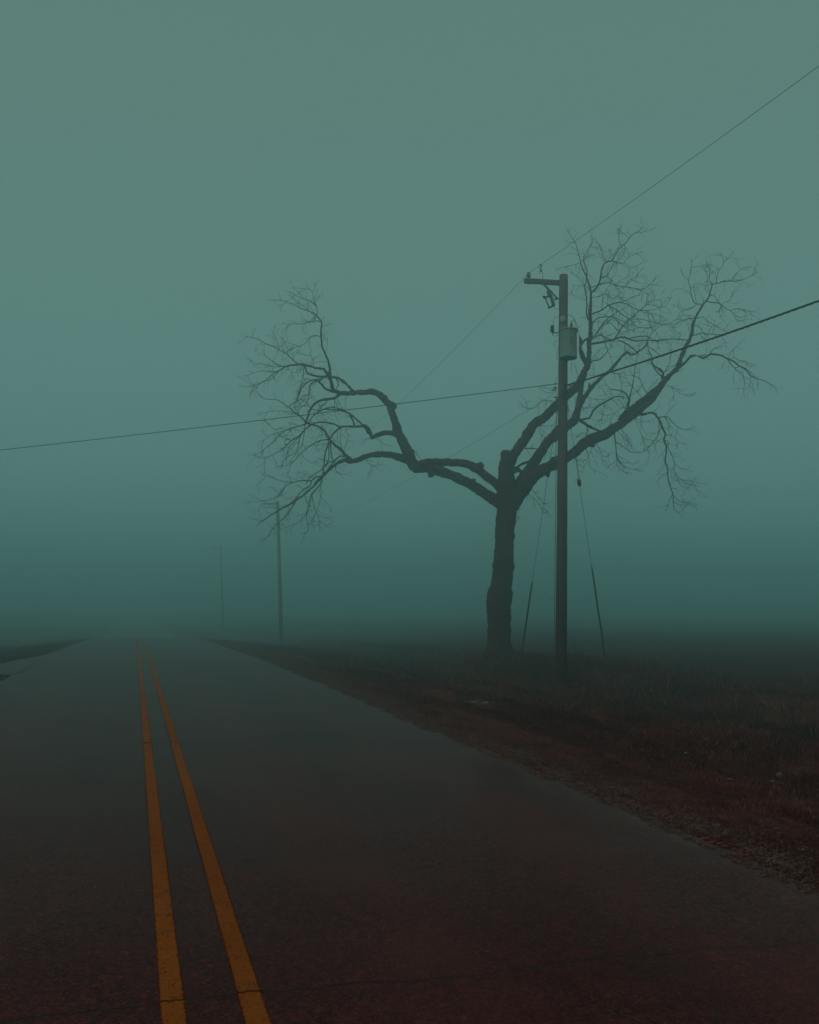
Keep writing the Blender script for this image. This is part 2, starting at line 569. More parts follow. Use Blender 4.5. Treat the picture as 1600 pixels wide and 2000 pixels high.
# ---- surface colours
M = dict(
    asphalt=asphalt_material(), paint=paint_material(), ground=ground_material(), bark=bark_material(),
    grass=grass_material('dead grass', GR_A, GR_B, GR_C),
    weeds=grass_material('dark dried weeds', WD_A, WD_B, WD_C),
    wood=wood_material('weathered pole wood', WOOD_A, WOOD_B, WOOD_D),
    arm=wood_material('grey crossarm wood', WOOD_A, WOOD_B, WOOD_D),
    steel=plain('galvanised steel', (0.12, 0.125, 0.12), 0.5, 0.6),
    dark=plain('dark fittings', (0.022, 0.016, 0.015), 0.6),
    porcelain=plain('grey porcelain', (0.16, 0.17, 0.16), 0.35),
    pale=plain('pale guard plastic', (0.17, 0.32, 0.29), 0.5, 0, 0.2, 8),
    wire=plain('weathered conductor', (0.03, 0.03, 0.028), 0.5, 0.3),
    copper=plain('grey ground wire', (0.10, 0.095, 0.085), 0.5, 0.3),
    guard=plain('brown guy guard', (0.045, 0.032, 0.02), 0.6),
    stone=plain('pale limestone', (0.16, 0.145, 0.135), 0.9, 0, 0.5, 25),
    gravel=plain('crushed gravel', (0.15, 0.080, 0.075), 0.9, 0, 0.75, 14),
    tank=tank_material(),
)

# ------------------------------------------------------------------ ground sheet
def steps(segs):
    out = []
    for a, b, s in segs:
        n = max(1, int(round((b - a) / s)))
        out += list(np.linspace(a, b, n, endpoint=False))
    return np.array(out + [segs[-1][1]])


def grid(name, xs, ys, zf, m, xmap=None):
    Xg, Yg = np.meshgrid(xs, ys)
    if xmap is not None: Xg = xmap(Xg, Yg)
    Zg = zf(Xg, Yg)
    nx, ny = len(xs), len(ys)
    verts = np.stack([Xg, Yg, Zg], -1).reshape(-1, 3)
    i = (np.arange(ny - 1)[:, None] * nx + np.arange(nx - 1)[None, :]).ravel()
    quads = np.stack([i, i + 1, i + nx + 1, i + nx], -1)
    return mesh_np(name, verts, quads, np.zeros((0, 3), np.int32), m, True)


gx = steps([(-480, -60, 35), (-60, -16, 2), (-16, -2.2, .2), (-2.2, 3.2, .6), (3.2, 4.8, .06), (4.8, 14, .11), (14, 30, .4), (30, 60, 2), (60, 480, 35)])
gy = steps([(-70, -6, 4), (-6, 2, .5), (2, 14, .1), (14, 40, .16), (40, 80, .5), (80, 150, 2), (150, 480, 30)])
o = grid('ground', gx, gy, gz, M['ground']); tag(o, kind='structure')

# ------------------------------------------------------------------ road, entrance, markings
ry = steps([(-60, 0, 2), (0, 14, .07), (14, 40, .12), (40, 80, .4), (80, 150, 2), (150, 470, 20)])


def right_edge(Y):
    return 3.64 + 0.050 * snoise(Y, Y * 0, 1.1, 8, 5) + 0.040 * snoise(Y, Y * 0, 0.36, 8, 6) + 0.025 * snoise(Y, Y * 0, 0.17, 8, 2) + 0.05 * snoise(Y, Y * 0, 6, 6, 7)


def road_x(T, Y):
    l = left_edge(Y) + 0.03 * snoise(Y, Y * 0, 0.8, 8, 8)
    return l + (right_edge(Y) - l) * T


def road_z(X, Y):
    crown = 0.03 * (1 - ((X - 0.5) / 3.2) ** 2)
    e = np.clip((X - 3.45) / 0.25, 0, 1)
    return zr(Y) + crown * 0.6 + 0.004 * snoise(X, Y, 1.6, 6, 9) - e * 0.03


o = grid('road', np.concatenate([np.linspace(0, .9, 19), np.linspace(.91, 1, 10)]), ry, road_z, M['asphalt'], road_x)
tag(o, kind='structure')


def drive_x(T, Y):
    return -2.55 - 22 * T


dy = steps([(23.6, 28.9, .12)])
o = grid('field_entrance', np.linspace(0, 1, 50), dy, lambda X, Y: zr(Y) + 0.012 - 0.03 * np.clip((np.abs(Y - 26.2) - 1.9) / .8, 0, 1) ** 2 + .004 * snoise(X, Y, .8, 8, 3),
         M['asphalt'], lambda T, Y: drive_x(T, Y) + .12 * snoise(Y, T * 3, 1.1, 6, 2))
tag(o, kind='structure')


def stripe(xc, s):
    ys = steps([(-40, 0, 1), (0, 14, .05), (14, 40, .1), (40, 80, .5), (80, 150, 3)])

    def xm(T, Y):
        w = 0.047
        l = xc - w + 0.0015 * snoise(Y, Y * 0 + s, 0.16, 8, s) + .0015 * snoise(Y, Y * 0, 2.5, 4, s + 1)
        r = xc + w + 0.0015 * snoise(Y, Y * 0 + s, 0.13, 8, s + 2) + .0015 * snoise(Y, Y * 0, 2.1, 4, s + 3)
        return l + (r - l) * T
    o = grid('centre_line', np.linspace(0, 1, 4), ys, lambda X, Y: road_z(X, Y) + 0.004, M['paint'], xm)
    tag(o, kind='structure')


stripe(0.14, 1)
stripe(0.435, 2)

# ------------------------------------------------------------------ gravel, grass, weeds (uncountable)
def scatter(n, rmin, rmax, a0, a1, p=1.0):
    """points spread around the near roadside, denser nearby"""
    u = rng.random(n)
    r = (rmin ** (1 - p) + u * (rmax ** (1 - p) - rmin ** (1 - p))) ** (1 / (1 - p)) if p != 1 else rmin * (rmax / rmin) ** u
    a = rng.uniform(R(a0), R(a1), n)
    return r * np.sin(a), r * np.cos(a)


def blades(name, X, Y, h, w, lean, m, label, cat, zoff=-0.01):
    n = len(X)
    Z = gz(X, Y) + zoff
    ang = rng.uniform(0, 2 * math.pi, n); la = rng.uniform(0, 2 * math.pi, n)
    # matted: neighbouring blades lean alike
    la = la * 0.55 + (snoise(X, Y, 1.3, 6, 4) + 1) * 2.6
    ln = h * lean * rng.uniform(0.3, 1.3, n)
    dx, dy = np.cos(ang) * w / 2, np.sin(ang) * w / 2
    lx, ly = np.cos(la) * ln, np.sin(la) * ln
    P = np.zeros((n, 5, 3))
    P[:, 0] = np.stack([X - dx, Y - dy, Z], -1)
    P[:, 1] = np.stack([X + dx, Y + dy, Z], -1)
    P[:, 2] = np.stack([X + dx * .8 + lx * .35, Y + dy * .8 + ly * .35, Z + h * .6], -1)
    P[:, 3] = np.stack([X - dx * .8 + lx * .35, Y - dy * .8 + ly * .35, Z + h * .6], -1)
    P[:, 4] = np.stack([X + lx, Y + ly, Z + h * (1 - 0.35 * np.clip(lean, 0, 1))], -1)
    b = np.arange(n)[:, None] * 5
    o = mesh_np(name, P.reshape(-1, 3), b + np.array([[0, 1, 2, 3]]), b + np.array([[3, 2, 4]]), m)
    tag(o, label, cat, kind='stuff')
    return o


def keep(X, Y, cond):
    return X[cond], Y[cond]


# verge and ditch sod
X, Y = scatter(420000, 4.5, 60, 2, 62, 1.25)
patch = snoise(X, Y, 1.8, 8, 5)
edge = 3.95 + 0.22 * snoise(X, Y, 0.9, 6, 6)
ok = (X > edge) & (X < 13.2) & (rng.random(len(X)) < np.clip(0.55 + 0.45 * patch + (X - 5) * 0.15, 0.08, 1))
X, Y = keep(X, Y, ok)
dist = np.hypot(X, Y)
tall = np.clip((X - 5.0) / 3.0, 0, 1)
h = (0.045 + 0.10 * tall) * (1 + 0.5 * snoise(X, Y, 1.1, 6, 7)) * rng.uniform(0.5, 1.5, len(X))
w = 0.004 + 0.0011 * np.clip(dist - 6, 0, 50) * 0.55
blades('dead_grass', X, Y, np.clip(h, .02, .4), w, 1.1, M['grass'],
       'matted dead brown grass covering the verge and ditch beside the road', 'grass')
# bank grass with longer stems
X, Y = scatter(110000, 8, 60, 8, 62, 1.1)
ok = (X > 9.3) & (X < 13.6 + .6 * snoise(X, Y, 3, 6, 3)) & (snoise(X, Y, 1.5, 8, 2) > -0.25)
X, Y = keep(X, Y, ok)
h = 0.12 * (1 + 0.6 * snoise(X, Y, .9, 6, 1)) * rng.uniform(0.5, 1.6, len(X))
w = 0.004 + 0.0007 * np.clip(np.hypot(X, Y) - 6, 0, 50)
blades('bank_grass', X, Y, np.clip(h, .03, .5), w, 0.9, M['grass'],
       'longer dead grass tufts on the bank at the field edge', 'grass')
# darker tall weeds round the tree foot, pole foot and guy anchors
pts = []
for cx, cy, sx, sy, n in [(11.8, 30.3, 1.5, 1.3, 9000), (11.2, 27.2, 1.3, 1.6, 8000), (10.6, 23.2, 1.0, 1.0, 6000),
                          (12.6, 25.6, 1.6, 1.8, 9000), (14.6, 29.5, 1.6, 1.3, 6000), (10.6, 72.2, .9, .9, 700)]:
    pts.append(np.stack([rng.normal(cx, sx, n), rng.normal(cy, sy, n)], -1))
P_ = np.concatenate(pts)
X, Y = P_[:, 0], P_[:, 1]
ok = (X > 8.2) & (snoise(X, Y, 1.0, 8, 7) > -0.55)
for fx, fy in ((11.75, 30.6), (10.46, 22.8)):          # the trampled ground before the trunk and the pole
    ok &= ~((np.abs(X - fx + (fy - Y) * .36) < 0.55) & (Y < fy) & (Y > fy - 3.2) & (rng.random(len(X)) < .85))
X, Y = keep(X, Y, ok)
h = (0.20 + 0.13 * snoise(X, Y, .8, 8, 3)) * rng.uniform(0.3, 1.6, len(X))
blades('tall_weeds', X, Y, np.clip(h, .05, .8), np.full(len(X), 0.011), 0.55, M['weeds'],
       'dark tall dried weeds growing around the tree and pole feet', 'weeds')
# stubble of the fields
X, Y = scatter(90000, 14, 85, -26, 66, 1.0)
ok = ((X > 13.2) | ((X < -5) & ((Y > 29.5) | (Y < 23)))) & (snoise(X * .5, Y * 1.3, 2.4, 8, 4) > -0.1)
X, Y = keep(X, Y, ok)
h = rng.uniform(0.02, 0.11, len(X))
blades('field_stubble', X, Y, h, 0.008 + 0.0006 * np.clip(np.hypot(X, Y) - 10, 0, 70), 0.8, M['weeds'],
       'short dark crop stubble scattered over the bare field', 'stubble')
# left verge
X, Y = scatter(60000, 12, 70, -24, -1, 1.1)
ok = (X < left_edge(Y) - .12 + .08 * snoise(X, Y, .8, 6, 3)) & (X > -9) & (np.abs(Y - 26.2) > 2.3 + .2 * snoise(X, Y, .7, 6, 2))
X, Y = keep(X, Y, ok)
h = 0.10 * (1 + 0.5 * snoise(X, Y, 1.1, 6, 7)) * rng.uniform(0.5, 1.5, len(X))
blades('left_verge_grass', X, Y, np.clip(h, .02, .3), 0.006 + 0.0006 * np.clip(np.hypot(X, Y) - 6, 0, 50), 1.0, M['grass'],
       'dead grass on the verge across the road', 'grass')


def stones(name, X, Y, r, m, label, zoff=0.0, kind='stuff'):
    n = len(X)
    base = np.array([(1, 0, 0), (-1, 0, 0), (0, 1, 0), (0, -1, 0), (0, 0, .8), (0, 0, -.8)], float)
    P = base[None] * rng.uniform(0.6, 1.35, (n, 6, 1)) * r[:, None, None]
    a = rng.uniform(0, 6.28, n)
    ca, sa = np.cos(a)[:, None], np.sin(a)[:, None]
    x = P[..., 0] * ca - P[..., 1] * sa; y = P[..., 0] * sa + P[..., 1] * ca
    Zb = np.maximum(gz(X, Y), np.where(X < right_edge(Y), road_z(X, Y), -9)) + zoff
    V = np.stack([x + X[:, None], y + Y[:, None], P[..., 2] * .7 + Zb[:, None] + r[:, None] * .25], -1)
    f = np.array([(0, 2, 4), (2, 1, 4), (1, 3, 4), (3, 0, 4), (2, 0, 5), (1, 2, 5), (3, 1, 5), (0, 3, 5)])
    T = (np.arange(n)[:, None, None] * 6 + f[None]).reshape(-1, 3)
    o = mesh_np(name, V.reshape(-1, 3), np.zeros((0, 4), np.int32), T, m)
    tag(o, label, 'gravel', kind=kind)


n = 42000
Yg_ = 3 * (45 / 3) ** rng.random(n)
Xg_ = right_edge(Yg_) + rng.gamma(2.0, 0.20, n) - 0.16
ok = rng.random(n) < np.clip(0.45 + .75 * snoise(Xg_ * 2.2, Yg_ * .8, 1.0, 8, 3), .04, 1)
Xg_, Yg_ = keep(Xg_, Yg_, ok)
stones('shoulder_gravel', Xg_, Yg_, rng.uniform(.004, .014, len(Xg_)) * (1 + .03 * Yg_), M['gravel'],
       'crushed gravel spilling along the ragged right edge of the asphalt')

# ------------------------------------------------------------------ pale stones lying in the verge
def rock(u, v, D, r, label):
    p = at(u, v, D)
    z = g(p.x, p.y)
    import bmesh
    bm = bmesh.new()
    bmesh.ops.create_icosphere(bm, subdivisions=2, radius=r)
    rr = random.Random(int(u * 7 + v))
    ph = [rr.uniform(0, 6) for _ in range(6)]
    for vt in bm.verts:
        c = vt.co / r
        k = 1 + .18 * math.sin(3 * c.x + ph[0]) + .15 * math.sin(4 * c.y + ph[1]) + .12 * math.sin(5 * c.z + ph[2]) + rr.uniform(-.05, .05)
        vt.co = Vector((c.x * r * k * 1.25, c.y * r * k, c.z * r * k * .6))
    me = bpy.data.meshes.new('stone'); bm.to_mesh(me); bm.free()
    me.materials.append(M['stone'])
    o = bpy.data.objects.new('stone', me)
    o.location = (p.x, p.y, z + r * .45)
    o.rotation_euler = (rr.uniform(-.3, .3), rr.uniform(-.3, .3), rr.uniform(0, 6))
    C.objects.link(o)
    tag(o, label, 'stone', 'pale stones on the verge')


for a in [(929, 1387, 16.2, .055, 'roundest pale stone of the cluster on the verge by the road'),
          (948, 1390, 16.1, .062, 'largest pale stone at the right end of the verge cluster'),
          (919, 1382, 16.4, .035, 'small pale stone just left of the round one in the verge cluster'),
          (911, 1383, 16.4, .026, 'tiny pale stone left of the middle of the verge cluster'),
          (877, 1391, 15.9, .022, 'tiny bright stone at the left end of the verge cluster'),
          (1341, 1505, 10.9, .028, 'small pale stone, uppermost of the left scatter in the right ditch'),
          (1351, 1507, 10.9, .018, 'tiny pale stone right of the uppermost one in the ditch scatter'),
          (1387, 1507, 11.0, .036, 'larger oval pale stone standing out in the right ditch grass'),
          (1327, 1515, 10.6, .018, 'tiny pale stone at the far left of the ditch scatter'),
          (1338, 1517, 10.6, .022, 'small dull stone lowest in the left ditch scatter'),
          (1402, 1515, 10.7, .020, 'tiny stone right of the oval stone in the ditch'),
          (1425, 1562, 9.6, .028, 'dull flat stone alone in the ditch grass'),
          (1510, 1561, 9.7, .024, 'left stone of the small heap at the far right'),
          (1522, 1553, 9.9, .034, 'topmost stone of the small heap at the far right'),
          (1528, 1567, 9.6, .028, 'lowest stone of the small heap at the far right')]:
    rock(*a)

# ------------------------------------------------------------------ the bare tree
CROP = dict(A=(480, 550, 7.2727), B=(480, 760, 6.6667), C=(680, 740, 3.8095), D=(1080, 430, 6.1538),
            E=(1080, 640, 6.1538), F=(1280, 480, 6.6667), G=(1180, 780, 8.0), H=(900, 860, 4.0))
TREE = """H|T|54,48,43,41,41,46,41,38,36,34,34,35,35,34,32,26,22,19|305,1790 305,1740 303,1700 300,1560 300,1400 298,1270 316,1150 330,1040 338,900 345,700 352,620 359,560 362,450 355,350 355,300 355,250 357,150 357,98
H|T|12,9,3|250,1220 236,1262 245,1310
H|T|7,7,3|398,660 406,700 402,740
H|T|8,7,3|395,930 400,985 396,1030
H|T|12,14,8|335,270 322,215 330,170
H|T|8,6|345,150 325,105
C|La|22,20,20,18,17,17,17,16,16|1175,980 1150,945 1085,895 1000,840 900,778 800,730 700,692 600,667 520,655
C|La|14,13,12|690,620 682,650 678,690
C|La|14,14,13,12,10.5,9.5,9.5,8.5,8.5,8|560,660 500,640 430,600 360,575 290,560 220,560 150,570 90,595 40,612 15,611
B|La|8,8.5,7,6,5,5,5,5,4.2,3.6,3.2,3|1420,930 1350,940 1280,920 1210,960 1130,1010 1060,1080 1000,1140 950,1190 880,1270 810,1330 740,1390 640,1460
B|La|6.5,5.5,5,4.5,4.2|1380,930 1300,850 1220,780 1150,720 1090,655
C|Lb|18,16,15,15,14,13,13,13,14|1170,850 1095,775 1020,720 950,665 870,628 780,623 700,622 620,617 540,630
C|Lb|20,21,19,18,17,15,13,13,12,12,10,9.5,9,8|520,665 490,640 460,590 430,520 395,450 375,400 345,300 315,220 290,170 240,120 190,98 130,98 70,100 10,105
C|Lb|6,5,3|420,470 430,455 428,440
C|Lb|6,5,3|478,560 486,545 480,525
A|Lb|8,8,8,7.5,6.5,5.5,4.5|1530,1590 1400,1585 1300,1575 1240,1530 1215,1440 1202,1350 1197,1250
A|Lb|5,4.6,4.2,4|1530,1560 1400,1430 1320,1370 1230,1350
A|Lb|5.5,5,4.6,4.4,4,4|1230,1460 1180,1350 1150,1290 1110,1245 1000,1230 900,1200
C|Lc|9,9,8.5,8,7,7|385,430 330,405 280,400 220,415 180,437 165,400
C|Lc|7,6,5,4|168,405 150,365 130,345 90,352
H|Rs|12,12,5|415,240 440,225 470,245
C|R1|19,18,18,18,17,16,16,15,15|1175,700 1205,630 1250,540 1300,470 1345,400 1390,330 1470,280 1540,205 1575,175
E|R1|15,15,15,14,13,11,9,8.5,8,7.8|60,900 170,810 250,745 325,675 365,560 408,470 436,380 440,280 440,200 452,100
D|R1|7.8,7,6.5,6,5,4.5,3.6|452,1390 455,1300 445,1180 445,1080 455,960 462,880 495,845
C|R1|9,8,4|1310,440 1305,425 1312,412
D|R1|5,5,5|455,1400 390,1440 345,1490
E|R1|4,5.5,6.5,7,8,8.5,9|320,100 328,140 340,195 325,270 360,340 395,420 412,475
C|R2|28,24,22,19,17,16,15,16|1200,900 1240,845 1290,770 1370,650 1440,540 1500,450 1570,380 1610,340
E|R2|17,17,16,15,12,11,10,10,9|0,1330 90,1240 170,1190 250,1120 290,1040 312,950 328,850 333,760 345,680
E|R2|8,7.5,7.5,7.5,7,6.5,6,5.5,5,4.6,4.2|320,950 360,870 410,790 470,710 540,640 620,570 690,520 740,460 790,400 830,350 890,290
E|R2|5,5,3|440,740 438,700 440,665
E|R2|6,5.5,5,4.5,4|290,1095 370,1140 420,1180 500,1210 570,1245
C|R3|32,28,25,22,20,20|1215,930 1270,855 1330,780 1390,710 1470,668 1570,620
E|R3|19,18,17,18,19,19,18,16,14,13,13,12,10,7,4|0,1630 100,1590 170,1560 290,1470 400,1380 500,1325 600,1290 700,1235 790,1180 880,1120 980,1035 1100,940 1200,860 1260,790 1310,715
E|R3|6,8,8.5,9,9.5,11,13,12,9.5,8.5,8,8.5|800,1110 860,1040 930,975 1010,920 1100,850 1190,790 1250,750 1300,700 1340,640 1390,585 1440,545 1500,500
E|R3|12,9,4|700,1230 708,1180 716,1160
F|R3|9,8.5,8,7.5,7,6,5.5,5,4.6,4,3.6|230,1650 290,1590 320,1500 350,1420 400,1310 450,1210 480,1120 490,1020 520,960 560,880 610,790
E|R3|7,6,5,4,3.5|1345,640 1322,590 1322,540 1250,480 1192,430
F|R3|4.5,4.2,4.2,4.2,4,3.6|290,1600 370,1540 420,1490 455,1440 520,1430 590,1450
G|R3|5,4.6,4.4,4.2,4.2,4,4|470,220 520,222 600,235 680,215 760,205 800,235 840,290
E|R3|6,6,5,4|890,1040 895,980 910,920 920,860
A|c|4.5,3.5,3.2,3,2.5|1197,1260 1180,1150 1130,1030 1090,930 1075,830 1070,700 1080,580
A|c|2.4,1.2,.8|1080,580 1010,480 900,420 800,385 680,325 580,285 500,262 440,260
A|c|1.5,.7|1010,480 1015,400 1000,340 960,230 950,150 880,80
A|c|.8,.6|950,150 975,100 985,60
A|c|1.2,.7|1000,350 930,290 820,240 700,190 650,155
A|c|1.6,.8|1080,570 1000,555 920,575 800,600 660,598 580,605
A|c|1,.8|1000,480 990,520 950,560 860,570
A|c|1.5,.8|1075,790 1020,770 960,768 900,810 860,865 760,920 690,938
A|c|1,.6|760,920 640,880 560,860 530,820
A|c|1,.6|900,420 800,330 720,280 690,250
A|c|4,3.6,2.6,1.6,.8|900,1200 820,1180 740,1175 640,1190 560,1205 490,1200 430,1170 330,1090 270,1050
A|c|2,1.4,.8|740,1175 660,1100 580,1030 470,965 400,925 280,880 170,820 60,790 20,780
A|c|2,1.5,.7|560,1205 500,1250 420,1290 350,1340 270,1410 180,1450 80,1480 0,1500
A|c|1.6,.8|480,1260 400,1350 330,1400 240,1420 170,1490
A|c|1.3,.7|490,1200 390,1210 300,1180 220,1170 150,1170 70,1130
A|c|1.3,.7|450,1275 340,1275 200,1270 110,1300 0,1335
A|c|.9,.6|470,950 440,830 400,745
A|c|.8,.6|600,1060 600,960 560,880
A|c|4,3.4,3|1190,1345 1080,1350 1000,1340 920,1320 870,1290 840,1200
A|c|1.4,1.1|825,1195 825,1300 800,1400 780,1530 770,1600
A|c|1,.6|965,1220 960,1100 920,1050 850,1045 780,1030
A|c|1.2,.7|740,1190 720,1290 680,1300 620,1250
A|c|2.2,2.5,1.4|1280,1370 1305,1420 1320,1470 1290,1510
A|c|4.5,4,3,2,1.5|1280,1570 1180,1545 1130,1520 1060,1440 1020,1400 970,1395 900,1415 840,1460 780,1540 750,1620
A|c|2.2,1.8|1010,1415 940,1440 905,1500 900,1600
A|c|3.5,2.6|1130,1345 1100,1370 1060,1400 1000,1410
A|c|1.2,.8|930,1410 880,1370 840,1390 780,1500
B|c|4.8,4.4,4,3.6,3|1250,50 1170,110 1060,135 970,150 900,190 850,250 815,330 790,410 770,470
B|c|5,4,3.5,3.5,3|1600,580 1540,470 1450,490 1350,485 1260,490 1190,530 1130,590 1090,655
B|c|3,2.5,2,1.5,.8|1240,500 1150,455 1050,435 950,430 880,450 800,500 740,560 690,610 600,670 540,720 460,790 380,840 300,880 220,900
B|c|3,2.4,1.5|1540,480 1450,400 1370,330 1290,290 1180,270 1080,260 1000,270 930,310 870,360 820,440
B|c|3,2.4,1.4|1420,480 1380,370 1330,310 1250,265 1150,240 1070,240 990,270
C|c|2,1|178,437 145,443
C|c|.9,.6|190,440 230,455 260,480
B|c|4,3.6,2.6,1.6,.8|1090,660 1040,560 990,510 930,480 860,460 790,440 740,380 660,320 560,240 470,170 380,135 240,120 160,50
B|c|3,2.2,1.2|640,1460 560,1510 460,1560 380,1610 300,1660 200,1730 170,1750
B|c|2.2,1.6,.8|650,1460 600,1540 560,1600 500,1680 420,1740 340,1830 290,1920 220,1950
B|c|3,2.2,1.2,.8|1000,1140 920,1140 860,1190 780,1195 700,1195 610,1215 540,1210 440,1190 360,1160 270,1130
B|c|1.4,.7|610,1215 530,1260 470,1330 410,1400 330,1440 200,1450 130,1420
B|c|2,1.5|860,1190 840,1260 760,1300 700,1360 640,1440 560,1500
B|c|2.6,2.4|1310,880 1240,870 1180,910 1120,980 1040,1080
B|c|2,1.4|1150,940 1090,950 1020,1010 960,1070 900,1100 850,1140 800,1190
B|c|2.6,2.4|1090,680 1060,750 1035,830 1025,920 1015,1020 1010,1120
B|c|2,1.5|1090,680 1080,760 1085,860 1070,930 1040,1000
B|c|2.4,1.4,.8|1100,680 1110,780 1120,880 1160,960 1175,1060 1200,1090 1290,1110
B|c|2.4,1.6,.8|1000,1150 970,1240 900,1320 860,1360 840,1460 820,1550 790,1650 800,1720 820,1830 760,1900
B|c|1.2,.7|970,1240 970,1350 970,1450 920,1590 860,1700
B|c|1.2,.7|870,1360 870,1440 900,1550 940,1640 965,1780
B|c|1.2,.7|820,1550 760,1660 680,1740 590,1780 530,1800
B|c|1.4,1|770,1390 800,1480 830,1520
B|c|.9,.6|460,1560 380,1550 320,1540
B|c|2.2,1.6,.8|1090,655 1000,665 920,690 840,740 760,800 680,880 620,950 560,990 460,1000
B|c|2.4,1.6,.8|790,450 700,480 600,510 500,550 430,610 360,680 300,740 200,810 120,850
B|c|1.1,.7|600,510 500,545 400,570 320,595 230,670
B|c|1.6,.9|770,480 760,600 740,700 700,780
B|c|1.6,.9|740,550 700,650 680,760 640,860 600,920
B|c|1.4,.8|720,590 640,680 560,760 540,860 510,940
B|c|1.1,.6|590,670 500,640 430,590 360,510 270,430
B|c|1.1,.6|690,340 600,300 500,285 370,285 210,310
B|c|1.4,.9|700,350 680,290 720,240 790,180 820,100 830,0
B|c|1.4,.9|690,340 640,240 660,150 700,0
B|c|1.4,.8|850,250 790,180 730,135 660,160 560,230
B|c|1.6,1|850,250 930,275 980,300 1000,340
B|c|1.8,1.2|1060,150 1030,200 980,240 940,290
B|c|1.1,.7|1240,510 1230,640 1240,740
B|c|.9,.6|1300,490 1320,560 1330,660 1280,790
B|c|1,.7|1010,470 990,620 960,680
B|c|1.4,1|1160,110 1155,240
B|c|1.3,1|1180,100 1230,200 1260,270
B|c|1.2,.8|980,520 1000,430 1040,400
C|c|1.1,.7|120,590 160,630 178,650 160,690
C|c|.8,.6|178,650 240,640
C|c|.8,.6|540,600 515,560 505,540
D|c|3.5,3,2.2,1.6,.9|490,850 510,830 550,770 575,690 580,620 630,510 710,485 750,410 820,320 870,280 960,170 1040,130 1080,80
D|c|3.2,2.4,1.6,1.1,.7|462,880 440,780 410,690 370,610 335,510 320,430 290,330 280,280 240,230 190,150
D|c|1.3,.7|635,510 600,400 560,300 535,270
D|c|1.2,.8|640,505 720,410 790,330
D|c|1,.6|820,310 790,230 800,170 820,90
D|c|1,.7|860,290 865,350 850,410 780,500
D|c|1.3,.7|710,485 770,515 850,515 900,550 960,565 1060,520
D|c|.9,.6|850,515 920,440 1000,400
D|c|1.4,.9|575,690 650,660 690,590 730,510
D|c|2,1.4,.8|550,780 620,755 680,755 750,780 830,800 940,810 1060,830 1140,800 1220,710
D|c|1.3,.9|580,700 640,680 700,710 760,780
D|c|.9,.6|870,800 900,740 1000,680
D|c|.9,.6|740,780 800,890 830,960
D|c|1.5,1|550,775 460,810 410,850
D|c|2.8,2.2,1.4,.8|430,1200 405,1130 410,1000 400,900 380,800 400,740 410,650 415,600 380,520 360,450 430,350 480,270 470,220
D|c|1,.6|380,800 345,710 290,680 240,650
D|c|1,.6|335,510 240,540 130,560
D|c|2.8,2.2,1.4,.8|460,1135 540,1100 590,1080 660,1030 720,1000 790,985 850,995 930,1030 1000,1070 1080,1080 1180,1085 1290,1050
D|c|1.3,.8|820,990 880,960 960,920 1030,900 1060,850
D|c|1.3,.8|465,930 580,910 640,840 680,790
D|c|1.3,.7|590,1080 600,950 620,890 660,900 700,930 830,940
D|c|2.2,1.6,1|460,1260 520,1190 580,1165 660,1160 740,1165 810,1200 880,1230
D|c|2.8,2,1.2,.8|470,1430 560,1310 620,1220 690,1160 780,1100 870,1060 930,1000
D|c|2,1.4,.8|680,1030 780,1090 860,1150 930,1190 980,1260 1050,1290 1200,1290
D|c|4,3.4,2.8,2,1.2|450,1490 560,1470 660,1450 740,1435 800,1410 870,1405 940,1440 1000,1450 1100,1440 1200,1445 1400,1430 1600,1435
D|c|2.6,2,1.4,.9|740,1430 790,1350 840,1270 900,1210 970,1150 1050,1080 1120,1020 1130,940 1190,860
D|c|1.1,.6|1120,1020 1220,1020 1320,1050 1420,940
D|c|1.3,.8|950,1190 1060,1190 1180,1220 1300,1250 1400,1240 1500,1190 1600,1200
D|c|.9,.6|1040,1080 1100,1110 1200,1120 1280,1150
D|c|2,1.4|880,1430 960,1410 1040,1400 1130,1390 1200,1440 1260,1460
D|c|2.2,1.6,.9|780,1440 880,1480 950,1530 1000,1580 1030,1570 1100,1520 1180,1380 1230,1310 1340,1250
D|c|1.6,1.4|870,1480 865,1550 890,1580
D|c|1.4,.8|560,1310 620,1250 700,1240 760,1300 820,1340 900,1340
D|c|1.4,.8|640,1240 720,1180 790,1220 860,1290 960,1330
D|c|2.4,1.4|500,1420 560,1380 620,1400 680,1430
D|c|1,.6|460,1300 520,1330 580,1380 640,1440
E|c|4.2,3.2,2,1.3|890,290 950,325 1030,290 1100,240 1140,200
E|c|2,1.2|700,525 740,550 810,560 830,545
E|c|2.2,1.6,1|445,430 480,400 550,390 600,350 660,270 630,210 610,150
E|c|1,.7|660,270 690,340 720,450
E|c|1.4,.8|790,555 820,650 830,760
E|c|4,3.2,2.6,1.6|330,1115 400,1090 440,1090 480,1010 540,940 620,900 690,860 720,840 800,825 860,840
E|c|2,1.2|415,1170 415,1260 380,1360
E|c|1.3,.7|410,1280 350,1260 300,1300
E|c|3,1.6|920,865 900,820 850,770 780,750 700,740
E|c|2.2,1.4,.8|920,855 950,740 970,620 990,470 1020,330 1040,240
E|c|1.5,1|1140,800 1080,700 1040,610 950,570
E|c|1.2,.7|1070,850 1000,750 940,700
E|c|1,.6|400,830 520,860 620,860 700,850
E|c|1,.7|700,850 640,800 600,740 540,690
E|c|1,.6|720,840 700,760 650,690 600,620
E|c|1,.6|620,900 610,1000 600,1070 530,1150
E|c|1,.6|540,940 480,960 430,950 370,975
E|c|2.5,1.8,1.4|1190,430 1190,340 1150,270 1130,130
E|c|2.5,2|1320,590 1250,530 1195,440
E|c|1.4,.7|1330,550 1380,470 1410,400 1420,260
E|c|.9,.6|440,970 370,960
E|c|1,.6|500,1390 450,1490 400,1590 300,1600
